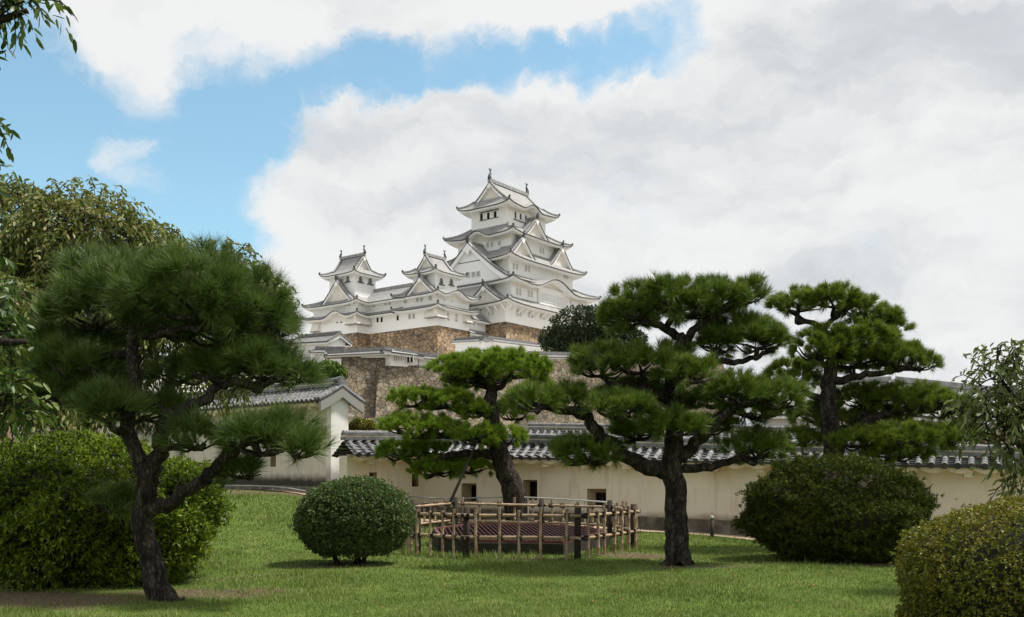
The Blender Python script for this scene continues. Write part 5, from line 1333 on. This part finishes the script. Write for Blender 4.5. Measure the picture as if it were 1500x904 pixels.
pine('pine_tree', gp(1236, 21.5), 21.5,
     [(1236, 805, 0, .26), (1230, 720, 0, .235), (1221, 655, 0, .225), (1214, 600, 0, .19), (1214, 556, 0, .16), (1220, 520, .1, .12), (1205, 482, .1, .08)],
     [[(1216, 560, 0, .10), (1260, 552, -.1, .08), (1300, 545, -.2, .06), (1340, 540, -.2, .04)], [(1225, 650, 0, .14), (1262, 622, .1, .12), (1300, 605, .1, .09), (1345, 595, .1, .06), (1385, 590, .1, .04)],
      [(1250, 632, .1, .05), (1256, 612, .1, .045), (1268, 605, .1, .035)],
      [(1205, 482, .1, .07), (1180, 470, .1, .055), (1155, 455, .1, .04)], [(1205, 482, .1, .07), (1225, 462, .1, .05), (1250, 450, .1, .035)],
      [(1216, 590, 0, .09), (1180, 575, .2, .07), (1150, 570, .3, .05)]],
     [(1170, 442, 46, 26, .1, (1180, 470, .1)), (1222, 436, 46, 26, -.1, (1225, 462, .1)), (1262, 448, 40, 22, .2), (1296, 462, 28, 17, .3), 
      (1200, 505, 50, 38, -.3, (1214, 540, 0)), (1262, 495, 62, 34, -.1, (1225, 520, .1)), (1310, 520, 50, 30, -.2, (1300, 545, -.2)), (1345, 530, 30, 22, -.1), (1250, 525, 70, 24, .6), (1290, 480, 40, 20, .5),
      (1160, 548, 46, 34, .6, (1180, 575, .2)), (1265, 580, 46, 26, .5, (1262, 622, .1)), (1310, 580, 50, 26, .2, (1300, 605, .1)), (1370, 588, 50, 21, .1, (1345, 595, .1)), (1405, 598, 26, 14, .3),
      (1195, 605, 40, 26, .6), (1290, 610, 52, 20, .9), (1345, 578, 48, 24, .6), (1390, 600, 42, 18, .8), (1400, 632, 40, 18, .2), (1240, 615, 46, 20, 1.0), (1170, 640, 36, 22, .5), (1260, 642, 52, 22, -.3), (1320, 640, 62, 27, -.4), (1380, 640, 44, 22, -.2), (1310, 662, 54, 18, .2)],
     'tall layered pine behind the large dark rounded bush at right', 'needle_mid', .165, .128, 30, .0105, 51, cone=(4, 58), tuft=.085, zk=.84)

def bush(name, c, r3, label, mat, L_, W_, n, seed, mode='leaf', power=2.0, stem=True, zmin=-.85, amp=.05, freq=3.5, tuft=1, cat_='bush', stretch=.7, group=None, corek=.86, rough_=.0, gap=.0, core='core'):
    """clipped shrub: leaves on and just inside a lumpy rounded body, a solid core within (painted inner shade, twig brown for the yew), stems at the foot"""
    r_ = np.random.default_rng(seed); base = (c[0], c[1], gz(c[0], c[1]))
    root = thing(name, base, label, cat_, group); r3 = np.array(r3)
    def body(d, rs):
        q = (np.abs(d) ** power).sum(1) ** (-1 / power)
        return q * lumps(d, np.random.default_rng(seed + 99), amp, freq) * lumps(d, np.random.default_rng(seed + 77), amp * .55, freq * 2.6) * lumps(d, np.random.default_rng(seed + 55), amp * .4, freq * 6)
    d = unit(r_.normal(size=(n, 3))); d = d[d[:, 2] > zmin]; m = len(d)
    rad = body(d, None) * np.where(r_.random(m) < .72, r_.uniform(.945, 1.0, m), r_.uniform(.82, .95, m))
    rad = rad * (1 + rough_ * np.maximum(0, r_.normal(size=m)) * .55)
    if gap:
        hole = lumps(d, np.random.default_rng(seed + 11), 1.0, 5.5) * .6 + lumps(d, np.random.default_rng(seed + 12), 1.0, 14) * .4
        kp = (hole > np.quantile(hole, gap)) | (r_.random(m) < .22); d, rad = d[kp], rad[kp]; m = len(d)
    shoot = r_.random(m) < .012; rad = np.where(shoot, rad * r_.uniform(1.03, 1.09, m), rad)
    pos = np.array(c) + d * rad[:, None] * r3; nr = unit(d / r3 * r3.min())
    if tuft > 1:
        pos = np.repeat(pos, tuft, 0); nr = np.repeat(unit(nr + np.array((0, 0, .35)) + r_.normal(size=(m, 3)) * .25), tuft, 0); m = len(pos)
        dv = unit(nr * .75 + r_.normal(size=(m, 3)) * .75); pos = pos + dv * L_ * .05
    else:
        dv = unit(nr * .8 + np.array((0, 0, .25)) + r_.normal(size=(m, 3)) * stretch)
    if mode == 'leaf': v, f = leaves(pos, dv, L_, W_, r_)
    else: v, f = needles(pos, dv, L_, W_, 6, r_, 8, 50, .05)
    fast_mesh('crown', v, f, M[mat], root)
    # closed core against see-through; the near-black default paints the inner shade
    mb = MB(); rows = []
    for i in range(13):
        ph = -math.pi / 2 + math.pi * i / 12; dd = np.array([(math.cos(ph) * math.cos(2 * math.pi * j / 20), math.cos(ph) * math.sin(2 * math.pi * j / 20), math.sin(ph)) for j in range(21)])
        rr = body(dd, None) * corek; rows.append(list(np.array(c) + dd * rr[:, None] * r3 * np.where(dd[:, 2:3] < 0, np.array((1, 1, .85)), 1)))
    mb.grid(rows); mb.build('twigs', M[core], root, smooth=True)  # one closed body, not separate twigs
    if stem:
        st = MB()
        for k in range(4):
            p = np.array(base) + np.array((r_.uniform(-.25, .25) * r3[0], r_.uniform(-.25, .1) * r3[1], -.1))
            st.tube([p, p + np.array((r_.uniform(-.1, .1), 0, .25)), np.array((p[0] + r_.uniform(-.3, .3), p[1], c[2] - .1 * r3[2]))], [.06, .05, .04], 7, 0, .1, False, k)
        st.build('stem', M['bark_tree'], root, smooth=True)
    return root

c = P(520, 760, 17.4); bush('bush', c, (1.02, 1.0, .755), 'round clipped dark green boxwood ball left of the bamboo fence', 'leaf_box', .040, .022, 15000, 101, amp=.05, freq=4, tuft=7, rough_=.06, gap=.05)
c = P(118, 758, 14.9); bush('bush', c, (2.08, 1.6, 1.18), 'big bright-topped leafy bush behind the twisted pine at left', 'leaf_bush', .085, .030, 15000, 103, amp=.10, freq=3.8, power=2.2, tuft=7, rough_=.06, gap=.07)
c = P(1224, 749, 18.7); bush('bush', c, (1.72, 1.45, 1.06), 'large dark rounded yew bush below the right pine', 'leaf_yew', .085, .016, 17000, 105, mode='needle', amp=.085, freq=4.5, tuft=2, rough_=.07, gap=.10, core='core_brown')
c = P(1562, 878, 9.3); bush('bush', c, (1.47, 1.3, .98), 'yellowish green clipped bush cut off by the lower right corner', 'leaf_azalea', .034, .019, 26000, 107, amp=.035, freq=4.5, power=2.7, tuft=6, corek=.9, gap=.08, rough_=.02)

def broad_tree(name, base, trunk, limbs, blobs, label, mat, leafL, leafW, per, seed, droop=.5, bark='bark_tree', cat_='tree', twig=True, tl=.5):
    """blobs: centre (3), radii (3), number of sprays"""
    r_ = np.random.default_rng(seed); root = thing(name, base, label, cat_)
    limb(root, [t[0] for t in trunk], [t[1] for t in trunk], 'trunk', bark, seed, 11)
    for i, lb in enumerate(limbs): limb(root, [t[0] for t in lb], [t[1] for t in lb], 'branch', bark, seed + i, 8)
    parts = []; tw = MB()
    for bi, (c, r3, n) in enumerate(blobs):
        d = unit(r_.normal(size=(n, 3))); rad = lumps(d, r_, .25, 2.5) * r_.uniform(.45, 1.0, n) ** .5
        s = np.array(c) + d * rad[:, None] * np.array(r3)
        ax = unit(d * .8 + r_.normal(size=(n, 3)) * .45 + np.array((0, 0, .15)))
        L_ = tl * r_.uniform(.6, 1.3, (n, 1))
        t = np.linspace(0, 1, per)
        # arching spray: starts along ax, bends down
        for k in range(per):
            q = s + ax * L_ * t[k] - np.array((0, 0, 1)) * droop * L_ * t[k] ** 2
            sd_ = unit(np.cross(ax, r_.normal(size=(n, 3)))); dv = unit(ax * .45 + sd_ * .8 - np.array((0, 0, 1)) * droop * (.5 + t[k]) + r_.normal(size=(n, 3)) * .2)
            parts.append(leaves(q, dv, leafL, leafW, r_, .1, six=True))
        if twig:
            for i in range(0, n, 2):
                mid = s[i] + ax[i] * L_[i] * .5 - np.array((0, 0, 1)) * droop * L_[i] * .25; e = s[i] + ax[i] * L_[i] - np.array((0, 0, 1)) * droop * L_[i]
                tw.tube([s[i] - ax[i] * L_[i] * .4, s[i], mid, e], [.012, .010, .007, .003], 4, 0, 0, False)
    v, f = cat(parts); fast_mesh('crown', v, f, M[mat], root)
    if twig: tw.build('twigs', M[bark], root)
    return root

# weeping tree behind the left pine
Yw = 24.0
def bl(x, y, rx, ry, Y, n, dk=.8): s = Y / F; return (P(x, y, Y), (rx * s, rx * s * dk, ry * s), int(n * (1.4 if Y > 20 else 1.25)))
broad_tree('tree', gp(118, Yw), [(gp(118, Yw) - (0, 0, .2), .30), (P(122, 640, Yw), .24), (P(128, 560, Yw), .2), (P(110, 450, Yw), .15)],
           [[(P(126, 580, Yw), .15), (P(60, 480, Yw), .11), (P(20, 380, Yw), .06)], [(P(126, 560, Yw), .15), (P(190, 450, Yw), .1), (P(220, 380, Yw), .05)], [(P(128, 600, Yw), .13), (P(220, 540, Yw), .1), (P(300, 500, Yw), .05)]],
           [bl(30, 330, 105, 48, Yw, 380), bl(120, 345, 105, 45, Yw - 1, 380), bl(195, 375, 90, 48, Yw, 330), bl(250, 415, 80, 42, Yw, 260), bl(330, 400, 55, 36, Yw + 1, 130), bl(-20, 420, 120, 80, Yw, 420), bl(80, 430, 130, 70, Yw - .5, 420), bl(180, 470, 120, 60, Yw, 300),
            bl(60, 520, 110, 60, Yw, 280), bl(280, 505, 90, 45, Yw, 200), bl(330, 530, 60, 30, Yw + .5, 110), bl(130, 290, 36, 16, Yw, 40), bl(30, 290, 44, 14, Yw, 50), bl(-10, 540, 80, 60, Yw, 260), bl(10, 470, 110, 55, Yw - 3, 300), bl(30, 560, 90, 45, Yw - 3, 240), bl(110, 580, 70, 30, Yw - 2, 130), bl(360, 430, 50, 34, Yw + 1, 120)],
           'large olive-leaved weeping tree behind the twisted pine at left', 'leaf_weep', .155, .062, 10, 201, .75, tl=.75)

# near cherry whose branches hang in from the left edge
Yc = 8.0
cb = np.array((-6.0, 8.2, gz(-6.0, 8.2)))
broad_tree('tree', cb, [(cb - (0, 0, .2), .22), (cb + np.array((.1, .1, 1.6)), .18), (cb + np.array((.2, 0, 3.4)), .13), (cb + np.array((.4, 0, 5.6)), .06)],
           [[(cb + np.array((.15, 0, 3.0)), .09), (P(-60, 300, Yc), .05), (P(-5, 235, Yc), .02)], [(cb + np.array((.3, 0, 4.6)), .08), (P(-60, 60, Yc), .05), (P(40, 15, Yc), .02)], [(cb + np.array((.1, 0, 1.7)), .1), (P(-60, 520, Yc), .06), (P(40, 500, Yc), .02)],
            [(cb + np.array((.1, 0, 1.5)), .08), (P(-60, 600, Yc), .05), (P(10, 590, Yc), .02)]],
           [bl(30, 2, 42, 14, Yc, 22), bl(-30, -2, 50, 22, Yc, 20), bl(-16, 92, 12, 8, Yc, 2), bl(-16, 178, 18, 12, Yc, 5), bl(-20, 236, 18, 10, Yc, 4), bl(-70, 200, 40, 50, Yc, 8),
            bl(-20, 440, 50, 30, Yc + .4, 16), bl(5, 500, 50, 26, Yc + .3, 22), bl(-5, 565, 50, 36, Yc, 30), bl(-40, 520, 50, 70, Yc, 30), bl(15, 596, 34, 20, Yc, 14), bl(-70, 420, 70, 100, Yc, 40)],
           'cherry branches with large green leaves hanging in from the left edge', 'leaf_cherry', .105, .042, 7, 203, .5, tl=.21)

# slender tree at the right edge
Yr = 13.5
rb_ = np.array(((1535 - CX) * Yr / F, Yr, gz((1535 - CX) * Yr / F, Yr)))
broad_tree('tree', rb_, [(rb_ - (0, 0, .2), .09), (P(1530, 740, Yr), .075), (P(1522, 640, Yr), .06), (P(1510, 530, Yr), .03)],
           [[(P(1528, 700, Yr), .04), (P(1490, 650, Yr), .03), (P(1450, 600, Yr), .015)], [(P(1522, 650, Yr), .035), (P(1490, 590, Yr), .025), (P(1460, 545, Yr), .012)], [(P(1524, 640, Yr), .03), (P(1560, 580, Yr), .02), (P(1580, 540, Yr), .01)]],
           [bl(1478, 520, 34, 20, Yr, 20), bl(1455, 560, 34, 22, Yr, 22), bl(1500, 560, 40, 40, Yr, 34), bl(1430, 598, 32, 20, Yr, 22), bl(1475, 600, 44, 28, Yr, 36), bl(1480, 645, 36, 34, Yr, 30), bl(1520, 630, 50, 60, Yr, 50), bl(1490, 700, 22, 18, Yr, 12), bl(1415, 600, 16, 14, Yr, 6), bl(1560, 600, 60, 70, Yr, 40)],
           'slender young tree with drooping narrow leaves at the right edge', 'leaf_right', .13, .042, 9, 205, .65, tl=.34)

# far trees
def far_tree(x, y, rx, ry, Y, label, mat, n, seed, leaf=.5, name='tree', cat_='tree'):
    c = P(x, y, Y); s = Y / F; b = np.array((c[0], Y, gz(c[0], Y)))
    r_ = np.random.default_rng(seed); root = thing(name, b, label, cat_)
    limb(root, [b - (0, 0, .5), (b + c) / 2, c], [.05 * rx * s + .1, .04 * rx * s + .05, .03 * rx * s], 'trunk', 'bark_tree', seed)
    parts = []
    for k in range(9):
        o = unit(r_.normal(size=(1, 3)))[0] * np.array((rx, rx * .8, ry)) * s * .55; rr = r_.uniform(.42, .62)
        d = unit(r_.normal(size=(n // 9, 3))); rad = lumps(d, r_, .16, 3) * r_.uniform(.55, 1, len(d)) ** .4
        pos = c + o + d * rad[:, None] * np.array((rx, rx * .8, ry)) * s * rr
        parts.append(leaves(pos, unit(d * .6 + r_.normal(size=d.shape) * .8 - np.array((0, 0, .2))), leaf, leaf * .55, r_))
    v, f = cat(parts); fast_mesh('crown', v, f, M[mat], root)
far_tree(860, 492, 70, 40, 150, 'dark round tree at the right foot of the tallest keep', 'leaf_far', 16000, 301, .55)
far_tree(905, 505, 45, 30, 146, 'dark tree partly hidden behind the broad pine crown, right of the castle', 'leaf_far', 9000, 303, .55)
far_tree(470, 545, 34, 18, 80, 'bright green far shrub left of the stone rampart corner', 'leaf_pale', 5000, 305, .28, 'shrub', 'shrub')
far_tree(532, 623, 22, 11, 84, 'yellow-green shrub between rampart foot and garden wall roof', 'leaf_yellow', 4200, 307, .24, 'shrub', 'shrub')

# ------------------------------------------------------------------ bamboo fence round the old well
oct_px = [(683, 18.7), (846, 18.4), (928, 21.0), (893, 22.8), (793, 23.9), (667, 23.8), (604, 22.3), (612, 20.0)]
OC = [gp(x, Y) for x, Y in oct_px]
ctr = np.mean(OC, 0)
fr = thing('bamboo_fence', ctr, 'low eight-sided bamboo lattice fence tied with black twine around the iron grate', 'fence')
rng2 = np.random.default_rng(5)
def bamboo(mb, p0, p1, r, nodes=4):
    n = 2 * nodes; pts, rad = [], []
    p0 = np.array(p0, float); p1 = np.array(p1, float)
    bow = rng2.normal(size=3) * .006
    for i in range(nodes + 1):
        t = i / nodes
        for dt, k in ((-.012, 1.0), (0, 1.14), (.012, 1.0)):
            tt = t + dt
            if tt < -1e-6 or tt > 1 + 1e-6: continue
            pts.append(p0 + (p1 - p0) * tt + bow * math.sin(math.pi * tt)); rad.append(r * k)
    mb.tube(pts, rad, 8, 0, .02)
for i in range(8):
    a, b = OC[i], OC[(i + 1) % 8]; d = b - a; ln = np.linalg.norm(d[:2]); dn = d / ln; out = np.array((dn[1], -dn[0], 0)); out = out if np.dot(out[:2], (a - ctr)[:2]) > 0 else -out
    mb = MB(); mb.tube([a - (0, 0, .1), a + np.array((.0, 0, .5)), a + np.array((.005, 0, .99))], [.068, .064, .066], 10, 0, .05, True, i); po_ = mb.build('post', M['post'], fr, smooth=True)
    for zr in (.40, .83):
        mb = MB(); bamboo(mb, a + out * .085 - dn * .1 + np.array((0, 0, zr + rng2.uniform(-.01, .01))), b + out * .085 + dn * .1 + np.array((0, 0, zr + rng2.uniform(-.01, .01))), .032, max(3, int(ln / .4))); mb.build('rail', M['bamboo'], fr, smooth=True)
    n = max(3, int(round(ln / .40)))
    for k in range(n):
        t = (k + .5) / n + rng2.uniform(-.02, .02); p = a + d * t + out * .14; lean = rng2.normal(size=2) * .014
        h = .95 + rng2.uniform(-.05, .06)
        mb = MB(); bamboo(mb, p + np.array((0, 0, -.06)), p + np.array((lean[0], lean[1], h)), .030 + rng2.uniform(-.003, .003), 4); pk = mb.build('picket', M['bamboo'], fr, smooth=True)
        for zr in (.40, .83):
            tie = MB()
            q = p + np.array((lean[0] * zr, lean[1] * zr, zr)) - out * .03
            tie.bar(q - dn * .05 - np.array((0, 0, .045)), q + dn * .05 + np.array((0, 0, .045)), .085, .022); tie.bar(q - dn * .05 + np.array((0, 0, .045)), q + dn * .05 - np.array((0, 0, .045)), .085, .022)
            if rng2.random() < .6:
                e = q + out * .02; tie.bar(e, e + out * .05 + dn * rng2.uniform(-.09, .09) + np.array((0, 0, rng2.uniform(-.05, .05))), .008, .008)
            tie.build('lashing', M['rope'], pk)
    for zr in (.40, .83):
        tie = MB(); tie.box(a + out * .05 + np.array((0, 0, zr)), (.085, .085, .035), (dn[0], dn[1])); tie.build('lashing', M['rope'], po_)

# well curb and grate
wl_ = thing('well_cover', ctr, 'rusty red iron grate on a low dark concrete well curb inside the bamboo fence', 'well cover')
inn = [ctr + (p - ctr) * .80 for p in OC]
front = min(p[1] for p in inn); back = max(p[1] for p in inn)
def topz(y): return .31 + .14 * (y - front) / (back - front)
mb = MB()
for i in range(8):
    a, b = inn[i], inn[(i + 1) % 8]; ai, bi = ctr + (a - ctr) * .90, ctr + (b - ctr) * .90
    z_ = lambda p, o=0: np.array((p[0], p[1], topz(p[1]) + o))
    g_ = lambda p: np.array((p[0], p[1], gz(p[0], p[1]) - .15))
    mb.hexa([g_(a), g_(b), g_(bi), g_(ai)], [z_(a, -.03), z_(b, -.03), z_(bi, -.03), z_(ai, -.03)])
mb.build('curb', M['concrete'], wl_)
rim = MB()
for i in range(8):
    a, b = inn[i] * .97 + ctr * .03, inn[(i + 1) % 8] * .97 + ctr * .03
    rim.bar(np.array((a[0], a[1], topz(a[1]) + .01)), np.array((b[0], b[1], topz(b[1]) + .01)), .06, .06)
rim.build('rim', M['iron_rim'], wl_)
gr = MB()
poly = [(p[0] * .965 + ctr[0] * .035, p[1] * .965 + ctr[1] * .035) for p in inn]
def clip(o, dv):
    ts = []
    for i in range(8):
        (x0, y0), (x1, y1) = poly[i], poly[(i + 1) % 8]; ex, ey = x1 - x0, y1 - y0; den = dv[0] * ey - dv[1] * ex
        if abs(den) < 1e-9: continue
        t = ((x0 - o[0]) * ey - (y0 - o[1]) * ex) / den; s = ((x0 - o[0]) * dv[1] - (y0 - o[1]) * dv[0]) / den
        if 0 <= s <= 1: ts.append(t)
    return (min(ts), max(ts)) if len(ts) >= 2 else None
for dv, st, w_, zo in (((-.12, 1.0), .10, .017, .0), ((1.0, .1), .30, .025, -.025)):
    nv = np.array((-dv[1], dv[0])); 
    for k in range(-60, 61):
        o_ = (ctr[0] + nv[0] * k * st, ctr[1] + nv[1] * k * st); c_ = clip(o_, dv)
        if c_:
            pa, pb = [(o_[0] + dv[0] * t, o_[1] + dv[1] * t) for t in c_]
            gr.bar((*pa, topz(pa[1]) + .01 + zo), (*pb, topz(pb[1]) + .01 + zo), w_, .03)
gr.build('grating', M['iron'], wl_)
mb = MB(); mb.face([np.array((p[0], p[1], topz(p[1]) - .22)) for p in inn]); mb.build('well_mouth', M['dark'], wl_)

# props, posts and pipe rails
a, b = P(699, 646, 27.6), gp(641, 26.6) - np.array((0, 0, .05)); b = np.array((b[0], b[1], b[2]))
mb = MB(); mb.tube([b, (a + b) / 2 + np.array((.02, 0, .03)), a], [.045, .042, .036], 9, 0, .05)
tag(mb.build('support_pole', M['pole'], None, smooth=True), 'slanting wooden pole propping a low limb of the layered pine by the fence', 'support pole')
def pipe_rail(px, h, label, npost):
    pts = [gp(x, Y) for x, Y in px]; root = thing('pipe_rail', pts[0], label, 'rail')
    up = [p + np.array((0, 0, h)) for p in pts]; mb = MB(); mb.tube(smooth_path(up, None, 3), .022, 7); mb.build('rail', M['pipe'], root, smooth=True)
    for k in range(npost):
        t = (k + .5) / npost * (len(pts) - 1); i = int(t); q = pts[i] * (1 - t + i) + pts[i + 1] * (t - i)
        mb = MB(); mb.tube([q - (0, 0, .1), q + np.array((0, 0, h))], [.022, .022], 7); mb.build('post', M['pipe'], root)
pipe_rail([(545, 28.6), (640, 29.2), (760, 28.2), (900, 27.0)], .78, 'thin grey pipe rail along the wall foot behind the fence', 5)
pipe_rail([(300, 37.2), (400, 33.6), (474, 31.6)], .16, 'thin grey pipe lying low along the damp foot of the left wall', 3)
q = gp(1043, 25.0); st = thing('stake', q, 'short grey stake standing alone in the grass before the garden wall', 'stake')
mb = MB(); mb.tube([q - (0, 0, .1), q + np.array((0, 0, .5))], [.05, .048], 10); mb.build('shaft', M['pole'], st, smooth=True)
mb = MB(); mb.tube([q + np.array((0, 0, .5)), q + np.array((0, 0, .56)), q + np.array((0, 0, .59))], [.054, .054, .02], 10); mb.build('cap', M['pipe'], st, smooth=True)

# ------------------------------------------------------------------ grass and fallen leaves
def grass():
    r_ = np.random.default_rng(77); N_ = 680000
    Y = 9.2 + (33 - 9.2) * r_.random(N_) ** 1.65; X = (r_.random(N_) * 1.16 - .58) * Y
    keep = r_.random(N_) > dirt_at(X, Y) * .93
    nn = np.sin(X * 2.3 + np.sin(Y * 1.9)) * np.sin(Y * 2.7 + np.sin(X * 1.3)); keep &= r_.random(N_) < (.72 + .28 * nn)
    kx = 28.5 - (X + 3) * np.where(X < -3, .72, .33); keep &= Y < np.minimum(kx, 33)
    inside = np.ones(N_, bool)
    for i in range(8):
        a, b = inn[i], inn[(i + 1) % 8]; inside &= ((b[0] - a[0]) * (Y - a[1]) - (b[1] - a[1]) * (X - a[0])) > -.02
    keep &= ~inside
    X, Y = X[keep], Y[keep]; n = len(X); Z = ground_z(X, Y)
    h = r_.uniform(.014, .038, n) * (1 + .8 * (np.sin(X * 1.1 + 2) * np.sin(Y * .8) > .35)) * (1 + .02 * (Y - 10))
    # taller by the fence and in loose tufts
    dmin = np.full(n, 9.)
    for i in range(8):
        a, b = OC[i][:2], OC[(i + 1) % 8][:2]; ab = b - a; t = np.clip(((X - a[0]) * ab[0] + (Y - a[1]) * ab[1]) / (ab @ ab), 0, 1); dmin = np.minimum(dmin, np.hypot(X - a[0] - t * ab[0], Y - a[1] - t * ab[1]))
    h *= 1 + 1.5 * (dmin < .3) * r_.random(n)
    tall = r_.random(n) < .012; h[tall] *= 2.3
    # coarse tufts left standing by the mower
    m = 230; ty = 10.2 + 14 * r_.random(m) ** 1.5; tx = (r_.random(m) * 1.1 - .55) * ty; ok = dirt_at(tx, ty) < .5; tx, ty = tx[ok], ty[ok]; m = len(tx); kk = 34
    qx = np.repeat(tx, kk) + r_.normal(size=m * kk) * .055; qy = np.repeat(ty, kk) + r_.normal(size=m * kk) * .055
    X = np.concatenate([X, qx]); Y = np.concatenate([Y, qy]); Z = ground_z(X, Y); h = np.concatenate([h, np.repeat(r_.uniform(.05, .12, m), kk) * r_.uniform(.5, 1.1, m * kk)]); n = len(X)
    th = r_.uniform(0, 6.28, n); w = .0032 + .00042 * (Y - 9); ln = h * r_.uniform(.1, .9, n)
    b0 = np.stack([X - np.cos(th) * w, Y - np.sin(th) * w, Z - .004], 1); b1 = np.stack([X + np.cos(th) * w, Y + np.sin(th) * w, Z - .004], 1)
    tp = np.stack([X - np.sin(th) * ln, Y + np.cos(th) * ln, Z + h], 1)
    v = np.stack([b0, b1, tp], 1).reshape(-1, 3)
    tag(fast_mesh('grass', v, np.arange(3 * n).reshape(-1, 3), M['grass']), kind='stuff')
    # fallen leaves
    m = 160; Y = r_.uniform(11, 26, m); X = r_.uniform(-.5, .5, m) * Y; pos = np.stack([X, Y, ground_z(X, Y) + .03], 1)
    d = r_.normal(size=(m, 3)); d[:, 2] *= .15
    v, f = leaves(pos, unit(d), .055, .032, r_, .2, 3); tag(fast_mesh('fallen_leaves', v, f, M['dead_leaf']), kind='stuff')
grass()
